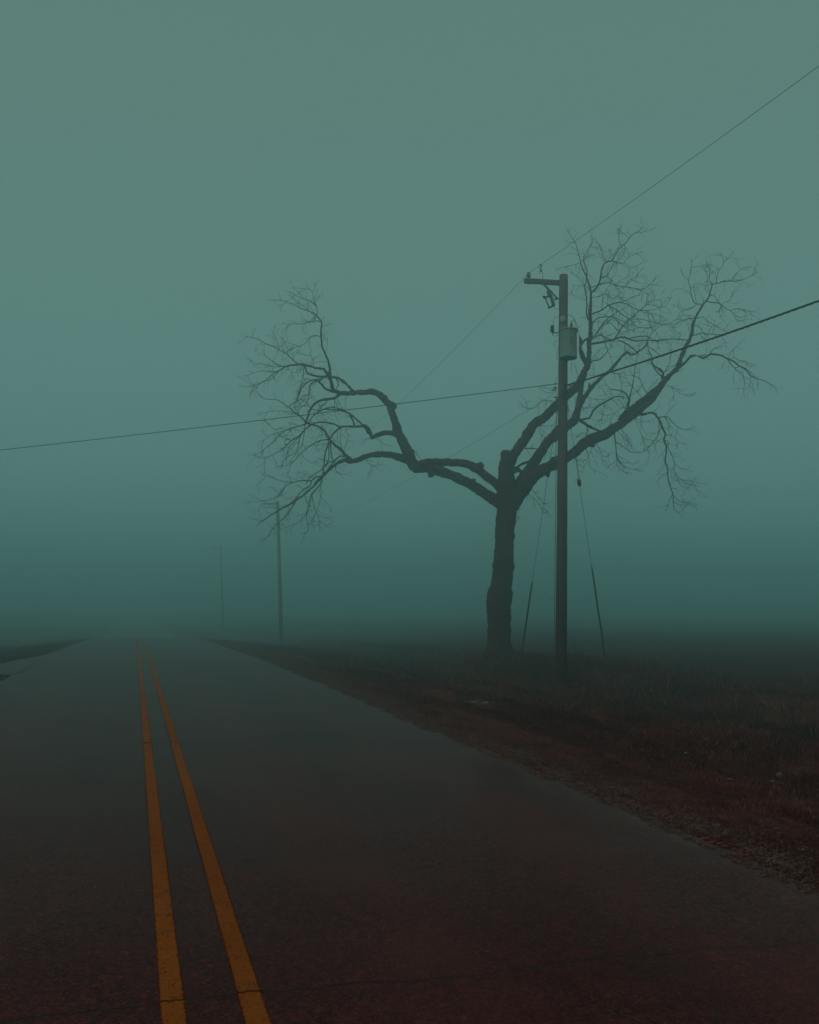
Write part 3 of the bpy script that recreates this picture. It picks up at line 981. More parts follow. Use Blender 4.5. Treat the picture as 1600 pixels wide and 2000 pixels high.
E|c|1.1,.6|520,1390 580,1500 600,1620 680,1690
E|c|1.1,.6|400,1460 430,1560 450,1680 510,1720
E|c|1,.6|285,1570 300,1680 320,1800
E|c|.9,.6|850,1180 830,1240 880,1280
E|c|1,.6|900,1000 850,960 790,980 740,1030 640,1050 560,1020
E|c|1,.6|850,1050 800,1080 740,1040 700,1080 690,1150
E|c|1,.6|960,960 900,1000 830,900 780,860
E|c|1,.7|170,950 200,1000 250,1020
E|c|.9,.6|260,820 270,930 290,960
E|c|1,.6|420,560 470,580 500,500 490,450
E|c|.9,.6|640,240 560,260 500,330 480,390
F|c|3.4,2.6,2|610,790 670,710 710,640 725,560 745,500
F|c|2,1.4,.8|745,500 800,490 900,465 1000,460 1080,455 1180,420 1270,380
F|c|1.1,.6|1000,458 1030,390 1110,310 1180,280
F|c|1.4,.9,.6|795,490 800,430 830,320 880,260 890,200 860,100
F|c|.8,.5|885,230 960,160
F|c|1.2,.7|745,500 710,450 700,300 680,240
F|c|.9,.6|700,600 690,560 680,430 670,350
F|c|1.9,1.4,.8|610,785 590,760 540,760 500,730 480,670 460,560 435,450 460,330 475,210
F|c|.8,.5|435,450 370,400
F|c|1.3,.7|540,760 470,810 400,835 340,850 300,800
F|c|.9,.6|540,745 520,650 500,560
F|c|1.9,1.3,.8|670,720 750,740 810,740 870,775 920,815 980,840 1060,820 1150,830 1280,860
F|c|1.4,.9|710,650 760,640 800,690 860,770
F|c|.9,.6|870,770 900,740 970,710 1010,640
F|c|.9,.6|980,840 1040,920 1070,985 1150,970
F|c|.8,.5|860,780 840,860 850,930
F|c|1.6,.9|520,940 440,950 330,980 270,1010
F|c|1,.6|520,930 440,905 370,900
F|c|1.5,.8|530,950 620,930 700,990 780,1040 880,1100
F|c|.9,.6|770,1030 710,1080 690,1140
F|c|2,1.4|485,1170 540,1150 600,1130 680,1150 740,1150 850,1160
F|c|1,.6|580,1150 640,1210
F|c|1,.6|620,1130 600,1060 540,1045
F|c|1.2,.8|440,1225 310,1220 190,1215 110,1230 0,1240
F|c|3.6,3.4,2.8,2,1.2|580,1445 620,1465 670,1440 720,1410 800,1415 880,1435 940,1470 1020,1500 1090,1560 1180,1610 1240,1690 1330,1730 1420,1755 1490,1800
F|c|2,1.4|580,1435 660,1415
F|c|1.5,.9|720,1410 750,1350 820,1315
F|c|1.7,1.2,.7|940,1470 990,1540 1050,1610 1140,1670 1160,1780 1155,1880
F|c|1.3,.7|970,1480 1020,1455 1080,1490 1160,1500 1260,1550
F|c|.9,.5|950,1460 1000,1370 1080,1290
F|c|1.3,.8|1040,1590 1120,1570 1200,1610 1280,1680
F|c|1.1,.6|140,1810 240,1850 330,1930 410,1940
F|c|.9,.5|200,1830 240,1900 240,2000
G|c|4,3.4,3,2.6,2,1.6,1|830,270 870,340 920,460 960,550 935,640 970,720 970,850 955,960 995,1080 1000,1230 1040,1380 1080,1490 1080,1600 1100,1720 1160,1770
G|c|2,1.4,.7|840,290 900,270 1000,275 1070,360 1140,420 1240,470 1370,480
G|c|1.8,1|950,275 990,340 1000,410
G|c|1.6,1.2,1|890,450 840,560 810,620 740,690 680,770 600,820 500,830 400,820 320,750 250,700 180,660
G|c|1.7,1.3,.8|935,640 1000,655 1000,740 1060,870 1100,1010 1090,1080 1150,1220 1280,1265 1400,1285
G|c|.9,.6|1100,1010 1200,1080 1300,1100
G|c|.9,.6|1150,1230 1200,1350 1290,1390
G|c|1,.6|1080,1490 1180,1590 1320,1615
G|c|.9,.5|1070,1480 1030,1560 1010,1640
G|c|1,.6|960,550 1080,580 1170,660 1240,690
G|c|2.1,1.4,.8|160,520 180,660 190,800 200,900 290,1020 400,1080 470,1090
G|c|1,.6|190,850 200,970 240,1090 340,1140
G|c|1.1,.6|190,470 300,580 420,690
G|c|1,.6|570,235 580,400 560,480 620,600 760,640
G|c|1,.6|850,330 855,460
G|c|.9,.5|480,290 520,360 600,350 690,340
H|c|5,4,4|405,255 470,190 540,165 600,140
H|c|2.2,1.6|410,265 425,310 420,370
H|c|1.3,.8|500,65 620,70 660,110
H|c|.9,.6|480,390 540,430 600,480 645,560
H|c|.9,.6|530,350 600,440 650,490
H|c|.9,.6|430,500 450,560
C|c|1.3,1,.6|1540,175 1500,160 1440,165 1400,210 1340,225 1310,210
C|c|.7,.5|1340,225 1320,160
C|c|1,.7|1400,355 1470,350 1550,350
C|c|1.1,.7|1290,520 1360,515 1420,520
C|c|.9,.6|1430,340 1420,390 1460,430
C|La|13,15,9|905,795 920,772 935,752
C|La|12,14,8|620,690 612,712 606,722
C|Lb|12,14,8|340,215 322,190 312,176
C|Lb|12,13,8|960,650 985,640 1000,655
C|R1|12,12,7|1330,420 1318,400 1308,398
E|R3|14,14,7|450,1370 470,1400 488,1420
E|R3|10,10,5|640,1300 630,1250 622,1232
E|R3|9,9,4|1270,760 1250,735 1236,722
H|T|8,9,4|270,1560 250,1600 236,1620"""
TD = 32.6


def catmull(P, W, step):
    """resample a polyline (u, v, w) smoothly"""
    out = []
    n = len(P)
    for i in range(n - 1):
        p0, p1, p2, p3 = P[max(i - 1, 0)], P[i], P[i + 1], P[min(i + 2, n - 1)]
        L = math.dist(p1, p2)
        k = max(1, int(L / step))
        for j in range(k):
            t = j / k
            q = [0.5 * ((2 * p1[a]) + (-p0[a] + p2[a]) * t + (2 * p0[a] - 5 * p1[a] + 4 * p2[a] - p3[a]) * t * t
                        + (-p0[a] + 3 * p1[a] - 3 * p2[a] + p3[a]) * t ** 3) for a in (0, 1)]
            out.append((q[0], q[1], W[i] * (1 - t) + W[i + 1] * t))
    out.append((*P[-1], W[-1]))
    return out


def build_tree():
    rnd = random.Random(5)
    base = at(976, 1297, TD)
    root = empty('bare_tree', (base.x, base.y, g(base.x, base.y)))
    tag(root, 'old leafless tree with cracked trunk and two wide drooping limbs behind the near pole', 'tree')
    known = []                                    # (u, v, D, width)
    groups = {}
    crown_paths = []
    for line in TREE.strip().splitlines():
        c, gid, ws, pts = line.split('|')
        ox, oy, s = CROP[c]
        P = [(ox + float(a.split(',')[0]) / s, oy + float(a.split(',')[1]) / s) for a in pts.split()]
        ws = [float(x) for x in ws.split(',')]
        W = [float(np.interp(i / (len(P) - 1), np.linspace(0, 1, len(ws)), ws)) for i in range(len(P))]
        thick = max(W)
        path = catmull(P, W, 5.0 if thick < 5 else 7.0)
        # inherit depth from the limb this branch leaves
        def nearest(q):
            best, bd = None, 1e9
            for k in known:
                d = math.hypot(k[0] - q[0], k[1] - q[1]) - k[3] * .5
                if d < bd: best, bd = k, d
            return best, bd
        if known:
            a, da = nearest(path[0]); b, db = nearest(path[-1])
            rev = db < da - 2 and da > 6
            if rev: a = b
            D0 = a[2]
        else:
            rev, D0 = False, TD
        seq = list(reversed(path)) if rev else path
        amp = {'T': 0.0, 'La': .25, 'Lb': -.15, 'Lc': .5, 'R1': -.35, 'R2': .25, 'R3': -.2}.get(gid)
        slope = amp if amp is not None else rnd.uniform(-.75, .75)
        D = D0; out = []; wob = 0.0
        lu, lv = seq[0][0], seq[0][1]
        for (u, v, w) in seq:
            dl = math.hypot(u - lu, v - lv) * TD / F_PX
            lu, lv = u, v
            if gid == 'c': wob = wob * .8 + rnd.uniform(-.25, .25)
            D += dl * (slope + wob)
            D = min(max(D, TD - 3.2), TD + 3.4)
            out.append((u, v, D, w))
        known += out
        jit = 0.0 if gid == 'T' else (.8 if thick > 5 else .45)
        world = []
        for k, (u, v, D, w) in enumerate(out):
            ju = rnd.uniform(-jit, jit) if 0 < k < len(out) - 1 else 0
            jv = rnd.uniform(-jit, jit) if 0 < k < len(out) - 1 else 0
            world.append((at(u + ju, v + jv, D), max(w * 1.1 * D / F_PX / 2, 0.0075)))
        if gid == 'c': crown_paths.append(world)
        else: groups.setdefault(gid, []).append((world, thick))
    # --- trunk and limbs: tubes fused by a voxel remesh, then roughened
    tex = bpy.data.textures.new('bark lumps', 'CLOUDS'); tex.noise_scale = 0.22; tex.noise_depth = 3
    tex2 = bpy.data.textures.new('bark ridges', 'CLOUDS'); tex2.noise_scale = 0.055; tex2.noise_depth = 2

    def fused(name, paths, label=None, extra=None):
        mb = MB()
        for world, thick in paths:
            pts = [p for p, r in world]
            rad = [r * (1 + (rnd.uniform(-.07, .07) if thick > 8 else 0)) for p, r in world]
            # rounded ends
            t0 = (pts[0] - pts[1]).normalized(); t1 = (pts[-1] - pts[-2]).normalized()
            pts = [pts[0] + t0 * rad[0] * .5] + pts + [pts[-1] + t1 * rad[-1] * .5]
            rad = [rad[0] * .6] + rad + [rad[-1] * .6]
            mb.tube(pts, rad, 12 if thick > 8 else 8)
        if extra: extra(mb)
        o = mb.build(name, M['bark'], root)
        md = o.modifiers.new('fuse', 'REMESH'); md.mode = 'VOXEL'; md.voxel_size = 0.019; md.use_smooth_shade = True
        d1 = o.modifiers.new('lumps', 'DISPLACE'); d1.texture = tex; d1.texture_coords = 'LOCAL'; d1.strength = 0.06; d1.mid_level = .5
        d2 = o.modifiers.new('ridges', 'DISPLACE'); d2.texture = tex2; d2.texture_coords = 'LOCAL'; d2.strength = 0.038; d2.mid_level = .5
        if label: o['label'] = label
        return o

    def jagged(mb):                               # splintered top of the snapped leader and root flare
        for k in range(9):
            u = 980 + k * 2.2 + rnd.uniform(-1, 1)
            p = at(u, 888, TD + rnd.uniform(-.12, .12))
            q = at(u + rnd.uniform(-1.5, 1.5), 884 - rnd.uniform(0, 7), TD + rnd.uniform(-.12, .12))
            mb.tube([p, q], [.055, .022], 6)
        for k in range(9):
            a = k * 2 * math.pi / 9 + rnd.uniform(-.2, .2)
            d = Vector((math.cos(a), math.sin(a), 0))
            zb = g(base.x, base.y)
            c = Vector((base.x, base.y, 0))
            mb.tube([c + d * .22 + Vector((0, 0, zb + .75)), c + d * .33 + Vector((0, 0, zb + .32)),
                     c + d * .50 + Vector((0, 0, zb + .10)), c + d * .95 + Vector((0, 0, zb - .14))], [.11, .14, .13, .08], 8)

    fused('trunk', groups['T'], None, jagged)
    fused('limb', groups['La'], 'lower left limb sweeping down to a drooping end')
    fused('limb', groups['Lb'], 'upper left limb bending up and over')
    fused('limb', groups['Lc'], 'short crooked middle limb on the left')
    fused('limb', groups['R1'], 'upright right limb passing behind the pole')
    fused('limb', groups['R2'], 'middle right limb behind the pole')
    fused('limb', groups['R3'], 'heavy long limb reaching low to the right')
    fused('broken_stub', groups['Rs'])
    # --- crown: traced branches and grown twigs
    mb = MB()
    viewdir = Vector((SY, CY, 0))

    def twig(p, d, L, r, depth):
        n = max(3, int(L / .075))
        pts, rad = [p], [r]
        dd = d.normalized()
        bend = Vector((rnd.uniform(-1, 1), rnd.uniform(-1, 1), rnd.uniform(-1, 1))) * .13
        kids = []
        for i in range(n):
            dd = (dd + bend + Vector((rnd.uniform(-1, 1), rnd.uniform(-1, 1), rnd.uniform(-1, 1))) * .2).normalized()
            if rnd.random() < .2: bend = -bend * .8
            p = p + dd * (L / n)
            pts.append(p); rad.append(max(r * (1 - .5 * (i + 1) / n), .0042))
            if depth > 0 and i > 0 and rnd.random() < (.36 if depth > 1 else .30):
                kids.append((p.copy(), dd.copy(), rad[-1]))
        mb.tube(pts, rad, 3, False)
        for kp, kd, kr in kids:
            ax = kd.cross(viewdir if rnd.random() < .6 else Vector((rnd.uniform(-1, 1), rnd.uniform(-1, 1), rnd.uniform(-1, 1))))
            if ax.length < .05: ax = Vector((1, 0, 0))
            # turn about a random axis
            rot = Matrix.Rotation(rnd.choice((-1, 1)) * R(rnd.uniform(28, 60)), 3, viewdir if rnd.random() < .6 else ax.normalized())
            twig(kp, rot @ kd, L * rnd.uniform(.35, .62), max(kr * .85, .0045), depth - 1)

    def sprout(world, dens, Lscale):
        n = len(world)
        acc = rnd.uniform(0, dens)
        for i in range(1, n):
            p, r = world[i]; q, _ = world[i - 1]
            acc += (p - q).length
            if i == n - 1:
                for _ in range(2):
                    t = (p - q).normalized()
                    twig(p, (t + Vector((rnd.uniform(-.6, .6), rnd.uniform(-.6, .6), rnd.uniform(-.6, .6)))), rnd.uniform(.15, .35), .006, 1)
            while acc > dens:
                acc -= dens * rnd.uniform(.6, 1.5)
                t = (p - q).normalized()
                axis = viewdir if rnd.random() < .65 else Vector((rnd.uniform(-1, 1), rnd.uniform(-1, 1), rnd.uniform(-1, 1))).normalized()
                d = Matrix.Rotation(rnd.choice((-1, 1)) * R(rnd.uniform(30, 75)), 3, axis) @ t
                twig(p, d, rnd.uniform(.20, .64) * Lscale, rnd.uniform(.007, .0105), 2)

    for world in crown_paths:
        rmax = max(r for p, r in world)
        mb.tube([p for p, r in world], [r for p, r in world], 7 if rmax > .015 else 5)
        Ltot = sum((world[i][0] - world[i - 1][0]).length for i in range(1, len(world)))
        sprout(world, .24 if rmax < .02 else .32, 1.0 if Ltot > 1 else .6)
    for gid, lst in groups.items():
        if gid in ('T', 'Rs'): continue
        for world, thick in lst:
            thin = [(p, r) for p, r in world if r < .075]
            if len(thin) > 3: sprout(thin, .8, .8)
    o = mb.build('crown', M['bark'], root)
    print('crown verts', len(o.data.vertices))


build_tree()

# ------------------------------------------------------------------ utility poles
PX, PD = 10.46, 24.8
pb = at(1096, 1340, PD)
pole_loc = Vector((pb.x, pb.y, g(pb.x, pb.y)))
D0 = PD


def c3(x, y, D=24.55):
    return at(1000 + x / 7.144, 500 + y / 7.144, D)


def c4(x, y, D=24.55):
    return at(1040 + x / 13.333, 730 + y / 13.333, D)


def smooth_path(pts, k=6):
    out = []
    n = len(pts)
    for i in range(n - 1):
        p0, p1, p2, p3 = pts[max(i - 1, 0)], pts[i], pts[i + 1], pts[min(i + 2, n - 1)]
        for j in range(k):
            t = j / k
            out.append(.5 * ((2 * p1) + (p2 - p0) * t + (2 * p0 - 5 * p1 + 4 * p2 - p3) * t * t + (3 * p1 - p0 - 3 * p2 + p3) * t ** 3))
    out.append(pts[-1])
    return out


def ribbed(mb, p0, p1, r0, r1, n, sides=16):
    """porcelain post with n skirts"""
    ax = p1 - p0; L = ax.length
    prof = [(r0 * .7, 0)]
    for i in range(n):
        h = L * (i + .15) / n
        prof += [(r0, h), (r1, h + L * .30 / n), (r1 * .96, h + L * .45 / n), (r0, h + L * .62 / n)]
    prof += [(r0 * .8, L)]
    mb.lathe(prof, p0, ax, sides)


SH = at(1101, 537, PD)
lean = Vector((SH.x - pb.x, SH.y - pb.y, 0))


def shaft_mb():
    mb = MB()
    rnd = random.Random(3)
    zb, zt = pole_loc.z - .6, SH.z
    pts, rad = [], []
    n = 60
    for i in range(n + 1):
        t = i / n
        tt = (zb + (zt - zb) * t - pole_loc.z) / (zt - pole_loc.z)
        pts.append(Vector((pole_loc.x + lean.x * tt, pole_loc.y + lean.y * tt, zb + (zt - zb) * t)))
        rad.append(.150 - .041 * t + rnd.uniform(-.0012, .0012))
    rad[-1] -= .006
    mb.tube(pts, rad, 28, True, .012, rnd)
    return mb


def make_pole():
    root = empty('utility_pole', pole_loc)
    shaft_mb().build('shaft', M['wood'], root)
    # crossarm towards the road
    a0 = at(1028.5, 545, PD - .22); a1 = at(1103, 549.5, PD)
    off = Vector((0, .13, 0))
    MB().beam(a0 + off, a1 + off + Vector((.05, 0, 0)), .095, .118).build('crossarm', M['arm'], root, False)
    b0 = c3(482, 372, PD - .06) + off; b1 = c3(668, 580, PD + .0) + off * .9
    MB().beam(b0, b1, .012, .042, .002).build('brace', M['steel'], root, False)
    p = at(1036.7, 541, PD - .2) + off
    mb = MB()
    mb.lathe([(.012, -.16), (.012, .03), (.03, .035), (.062, .05), (.066, .075), (.040, .085), (.034, .105), (.036, .12),
              (.046, .13), (.046, .152), (.03, .158), (.012, .168)], p, (0, 0, 1), 20)
    mb.build('insulator', M['porcelain'], root)
    return root, p


pole, ins = make_pole()
tag(pole, 'near weathered wooden utility pole carrying a crossarm, fuse and transformer in front of the tree', 'utility pole', 'utility poles along the field')

# fittings only the near pole shows
mb = MB()
ribbed(mb, c3(511, 474, 24.6), c3(530, 566, 24.6), .052, .066, 3)
cut = mb.build('fuse_cutout', M['porcelain'], pole)
mb = MB(); ribbed(mb, c3(543, 555, 24.62), c3(584, 692, 24.62), .028, .056, 6); mb.build('insulator_post', M['porcelain'], cut)
MB().tube([c3(463, 578, 24.5), c3(492, 650, 24.5), c3(522, 722, 24.5)], .017, 10).build('fuse_tube', M['dark'], cut)
mb = MB()
mb.tube([c3(430, 563, 24.5), c3(475, 572, 24.52), c3(548, 558, 24.6)], .022, 8)
mb.tube([c3(440, 590, 24.5), c3(470, 580, 24.5), c3(478, 600, 24.5)], .018, 8)
mb.tube([c3(508, 718, 24.5), c3(540, 712, 24.54), c3(592, 690, 24.62)], .022, 8)
mb.tube([c3(515, 728, 24.5), c3(528, 716, 24.5)], .026, 8)
mb.build('bracket', M['dark'], cut)
mb = MB()
mb.tube([c3(562, 604, 24.62), c3(615, 600, 24.66), c3(742, 585, 24.68)], .013, 8)
mb.tube([c3(612, 590, 24.65), c3(614, 612, 24.65)], .02, 8)
mb.build('mounting_arm', M['dark'], cut)
mb = MB()
ribbed(mb, c3(564, 1062, 24.5), c3(564, 968, 24.5), .042, .052, 6)
arr = mb.build('lightning_arrester', M['dark'], pole)
MB().tube([c3(566, 1100, 24.5), c3(566, 1066, 24.5), c3(600, 1070, 24.55), c3(665, 1076, 24.7)], .014, 8).build('bracket', M['dark'], arr)

# transformer
TDp = 24.43
tb = at(1110.3, 699.5, TDp)
th = at(1110.3, 646, TDp).z - tb.z
tr = .214
mb = MB()
mb.lathe([(tr * .86, .012), (tr * .985, .012), (tr, -.008), (tr, .02), (tr, .05), (tr * .996, .06), (tr * .996, th - .06), (tr * 1.02, th - .05), (tr * 1.02, th - .01)],
         (0, 0, 0), (0, 0, 1), 48)
tank = mb.build('transformer', M['tank'], None)
tank.location = tb; tank.parent = pole; tank.matrix_parent_inverse = Matrix.Translation(pole.location).inverted()
mb = MB()
mb.lathe([(tr * 1.02, th - .012), (tr * 1.075, th - .006), (tr * 1.08, th + .022), (tr * 1.0, th + .036), (tr * .7, th + .058), (tr * .3, th + .07), (.01, th + .073)],
         tb, (0, 0, 1), 48)
mb.build('lid', M['tank'], tank)
for k in range(14):
    mb = MB()
    a = 2 * math.pi * k / 14 + .1
    p = tb + Vector((math.cos(a) * tr * 1.075, math.sin(a) * tr * 1.075, th - .03))
    mb.beam(p, p + Vector((0, 0, .05)), .03, .022, .003)
    mb.build('lid_clamp', M['dark'], tank, False)
zl = tb.z + th + .05
bp = at(1099.4, 640, TDp - .02); bp.z = zl - .03
mb = MB(); ribbed(mb, bp, bp + Vector((0, 0, .19)), .058, .072, 5, 24); bush = mb.build('bushing', M['porcelain'], tank)
MB().lathe([(.080, .17), (.078, .22), (.072, .30), (.055, .335), (.03, .352), (.008, .356)], bp, (0, 0, 1), 24).build('bushing_cap', M['pale'], tank)
bp2 = at(1116.2, 640, TDp); bp2.z = zl - .02
mb = MB(); ribbed(mb, bp2, bp2 + Vector((0, 0, .15)), .034, .046, 4, 20)
mb.tube([bp2 + Vector((0, 0, .14)), bp2 + Vector((0, 0, .21))], .016, 8)
mb.build('bushing', M['porcelain'], tank)
# stencilled mark on the tank: short dark strokes lying on the curved wall
mb = MB()
def on_tank(x, y):
    """point on the tank wall facing the road, from crop-like coordinates"""
    q = c3(x, y, TDp - tr)
    dx = (q - tb).dot(Vector((CY, -SY, 0)))
    dd = math.sqrt(max((tr * 1.0) ** 2 - dx * dx, 0)) + .001
    return Vector((tb.x, tb.y, q.z)) + Vector((CY, -SY, 0)) * dx - Vector((SY, CY, 0)) * dd
for st in [[(815, 1120), (830, 1150), (836, 1180)], [(845, 1118), (836, 1150), (820, 1178), (812, 1186)],
           [(808, 1205), (822, 1196), (832, 1206), (818, 1222), (834, 1226)], [(845, 1200), (848, 1226)]]:
    mb.tube([on_tank(*q) for q in st], .006, 6)
mb.build('stencil_mark', M['dark'], tank)
for zz in (.15, .55):
    mb = MB()
    c = Vector((tb.x, tb.y, tb.z + zz)); e = Vector((pole_loc.x + lean.x * .8, pole_loc.y + lean.y * .8, tb.z + zz))
    mb.beam(c + (e - c) * .55, e, .09, .07, .004)
    mb.build('hanger', M['steel'], tank, False)

# secondary rack with spools on the field side of the pole
mb = MB()
mb.beam(c4(830, 265, 24.66), c4(800, 625, 24.66), .05, .05, .004)
for y, x in ((300, 862), (455, 835), (590, 800)):
    mb.lathe([(.03, -.05), (.05, -.045), (.05, -.02), (.028, -.01), (.028, .01), (.05, .02), (.05, .045), (.03, .05)], c4(x, y, 24.58), (0, 0, 1), 16)
mb.tube([c4(780, 560, 24.6), c4(870, 575, 24.5), c4(900, 600, 24.5)], .035, 10)
mb.tube([c4(850, 430, 24.5), c4(930, 470, 24.45), c4(860, 560, 24.5)], .02, 8)
mb.build('secondary_rack', M['dark'], pole)
for (x0, y0, x1, y1) in ((580, 262, 650, 262), (545, 362, 650, 368), (500, 440, 620, 410), (560, 612, 650, 608)):
    MB().tube([c4(x0, y0, 24.75), c4((x0 + x1) / 2, (y0 + y1) / 2, 24.76), c4(x1, y1, 24.8)], [.011, .018, .014], 8).build('wire_grip', M['dark'], pole)
for pts, r in [([(400, 160), (428, 235), (430, 310), (402, 378), (468, 440), (512, 480)], .006),
               ([(590, 692), (588, 728), (640, 742), (700, 790), (712, 832)], .005),
               ([(655, 838), (600, 862), (578, 920), (580, 975)], .005),
               ([(570, 1104), (610, 1118), (650, 1108)], .005),
               ([(645, 1175), (600, 1190), (590, 1235), (645, 1290)], .005),
               ([(640, 1300), (628, 1380), (632, 1450)], .006),
               ([(712, 832), (790, 820), (850, 852), (882, 905), (912, 965), (905, 1035)], .006),
               ([(838, 918), (868, 890), (888, 960), (900, 1045)], .006),
               ([(900, 1040), (925, 1000), (970, 975)], .005),
               ([(728, 1452), (736, 1600), (748, 1700), (700, 1782)], .007),
               ([(782, 1462), (742, 1540), (692, 1620), (662, 1720), (690, 1790)], .007),
               ([(830, 1472), (832, 1560), (826, 1640)], .004),
               ([(862, 1490), (905, 1600), (915, 1710), (862, 1760), (790, 1790)], .006),
               ([(800, 1790), (860, 1770), (930, 1755)], .008),
               ([(790, 1810), (840, 1808), (900, 1785)], .008),
               ([(600, 1850), (600, 1770), (628, 1700)], .005)]:
    MB().tube(smooth_path([c3(x, y, 24.42 + .1 * ((i * 3) % 4) / 4) for i, (x, y) in enumerate(pts)]), r, 6).build('jumper_wire', M['wire'], pole)
for pts in ([(160, 345), (260, 430), (400, 498), (520, 490), (650, 430)], [(230, 330), (400, 388), (560, 392), (650, 372)],
            [(960, 300), (975, 420), (950, 520), (905, 585)], [(1000, 290), (930, 380), (900, 400)]):
    MB().tube(smooth_path([c4(x, y, 24.6) for x, y in pts]), .006, 6).build('jumper_wire', M['wire'], pole)
mb = MB()
gw = [at(u, v, 24.64) for u, v in ((1088, 765), (1086.6, 860), (1085.6, 900), (1086.2, 940), (1085, 1010), (1084.5, 1090), (1084, 1150), (1083.4, 1210), (1082.5, 1275), (1081, 1340))]
mb.tube(smooth_path(gw), .008, 6)
mb.tube([at(1083.6, 1172, 24.6), at(1079, 1169, 24.5), at(1074, 1171, 24.45)], .004, 5)
mb.build('ground_wire', M['copper'], pole)

# plainer poles further along: the shaft, arm, brace and insulator copied
BASIC = ('shaft', 'crossarm', 'brace', 'insulator')
src_parts = [c for c in pole.children if c.name.split('.')[0] in BASIC]


def copy_pole(x, y, label, tilt=0.0, rz=0.0):
    r = pole.copy(); C.objects.link(r)
    r.location = (x, y, g(x, y))
    r.rotation_euler = (0, tilt, rz)
    for k in ('label', 'category', 'group'):
        r[k] = pole[k]
    r['label'] = label
    for ch in src_parts:
        c = ch.copy(); C.objects.link(c); c.parent = r
        c.matrix_parent_inverse = Matrix.Translation(pole.location).inverted()
    return r


p2 = copy_pole(10.46, 71.7, 'second utility pole, a pale ghost in the fog left of the tree', R(-1.9))
p3 = copy_pole(10.46, 120.6, 'faintest utility pole, almost lost in the fog over the road edge', R(-2.0))

# ------------------------------------------------------------------ wires
def wire(name, p0, p1, sag, r, label, m='wire', twist=0, n=40, cat='cable'):
    p0, p1 = Vector(p0), Vector(p1)
    P = []
    for i in range(n + 1):
        t = i / n
        q = p0.lerp(p1, t); q.z -= 4 * sag * t * (1 - t)
        P.append(q)
    mb = MB()
    if not twist:
        mb.tube(P, r, 6)
    else:
        L = (p1 - p0).length
        side = (p1 - p0).cross(Vector((0, 0, 1))).normalized()
        N_ = int(L * 14)
        for s in range(3):
            Q = []
            for i in range(N_ + 1):
                t = i / N_
                q = p0.lerp(p1, t); q.z -= 4 * sag * t * (1 - t)
                a = 2 * math.pi * (t * L / twist + s / 3)
                Q.append(q + side * math.cos(a) * r * 1.12 + Vector((0, 0, 1)) * math.sin(a) * r * 1.12)
            mb.tube(Q, r, 6)
    o = mb.build(name, M[m])
    tag(o, label, cat)
    return o


itop = ins + Vector((0, 0, .15))
near_n = Vector((itop.x - .0, itop.y - 49, itop.z + .0))
wire('power_line', itop, near_n, .80, .0045, 'thin high wire running from the crossarm out to the upper right corner')
def iw(p): # insulator top of a copied pole
    return p.location + Matrix.Rotation(p.rotation_euler.y, 3, 'Y') @ (itop - pole_loc)
wire('power_line', itop, iw(p2), .9, .0042, 'thin wire slanting down left from the crossarm insulator to the second pole')
wire('power_line', iw(p2), iw(p3), .9, .0042, 'faint high wire fading in fog between the second and third poles')
nz = at(1083, 769, 24.75)
n2 = Vector((10.3, 71.6, 6.7)); n3 = Vector((10.2, 120.4, 5.6))
wire('neutral_line', nz, n2, .55, .0042, 'thin lower wire dropping from the near pole behind the left limbs')
wire('neutral_line', n2, n3, .8, .0042, 'faint lower wire fading in fog beyond the second pole')
s0 = c4(905, 300, 24.55)
wire('twisted_cable', s0, Vector((s0.x + .0, s0.y - 49, s0.z + .1)), 1.15, .0105,
     'thick twisted cable leaving the near pole to the right edge', twist=.55)
v0 = c4(640, 262, 24.75)
v1 = at(0, 879, 27.9) + Vector((0, 0, 4 * .12 * .249))
v2 = v0 + (v1 - v0) * 1.9
sg = .16
wire('service_wire', v0, v2, .12, .010, 'dark wire crossing over the road to the left edge below the treetop', twist=0)

# hot-line clamp riding on the near span
cl = empty('line_clamp', c3(400, 135, 24.35))
tag(cl, 'small clamp hanging on the thin high wire right of the insulator', 'clamp')
q = c3(400, 130, 24.30)
MB().tube([q + Vector((-.03, 0, .02)), q + Vector((.03, 0, .0)), q + Vector((.02, 0, -.04))], [.012, .022, .014], 8).build('jaw', M['dark'], cl)
mb = MB(); mb.tube([c3(382, 165, 24.34), c3(372, 145, 24.34)], .008, 6); mb.tube([c3(392, 150, 24.3), c3(398, 190, 24.3), c3(408, 206, 24.3)], .008, 6)
mb.tube([c3(398, 206, 24.3), c3(412, 203, 24.3)], .026, 10); mb.tube([c3(382, 245, 24.3), c3(396, 215, 24.3)], .008, 6)
mb.build('eye_bolt', M['dark'], cl)


def guy(top, ins_uv, guard_uv, D_end, D_ins, base_uv, label):
    gp = at(base_uv[0], base_uv[1], D_end)
    gp.z = g(gp.x, gp.y) - .1
    t = Vector(top)
    root = empty('guy_wire', (gp.x, gp.y, g(gp.x, gp.y)))
    tag(root, label, 'guy wire', 'guy wires of the near pole')
    L = gp - t
    MB().tube([t, gp], .006, 6).build('strand', M['wire'], root)
    # strain insulator and guard sit on the strand
    def par(v):
        lo, hi = 0.0, 1.0
        for _ in range(40):
            m_ = (lo + hi) / 2; p = t + L * m_
            D = p.x * SY + p.y * CY
            vv = HOR - (p.z - CAM_H) * F_PX / D
            if vv < v: lo = m_
            else: hi = m_
        return lo
    k = par(ins_uv); a = t + L * (k - .009); b = t + L * (k + .009)
    MB().lathe([(.02, 0), (.05, .01), (.055, (b - a).length * .45), (.035, (b - a).length * .5), (.055, (b - a).length * .55), (.05, (b - a).length - .01), (.02, (b - a).length)],
               a, b - a, 14).build('strain_insulator', M['dark'], root)
    k = par(guard_uv)
    MB().tube([t + L * k, t + L * (k + .02), gp], [.018, .026, .030], 10).build('guy_guard', M['guard'], root)


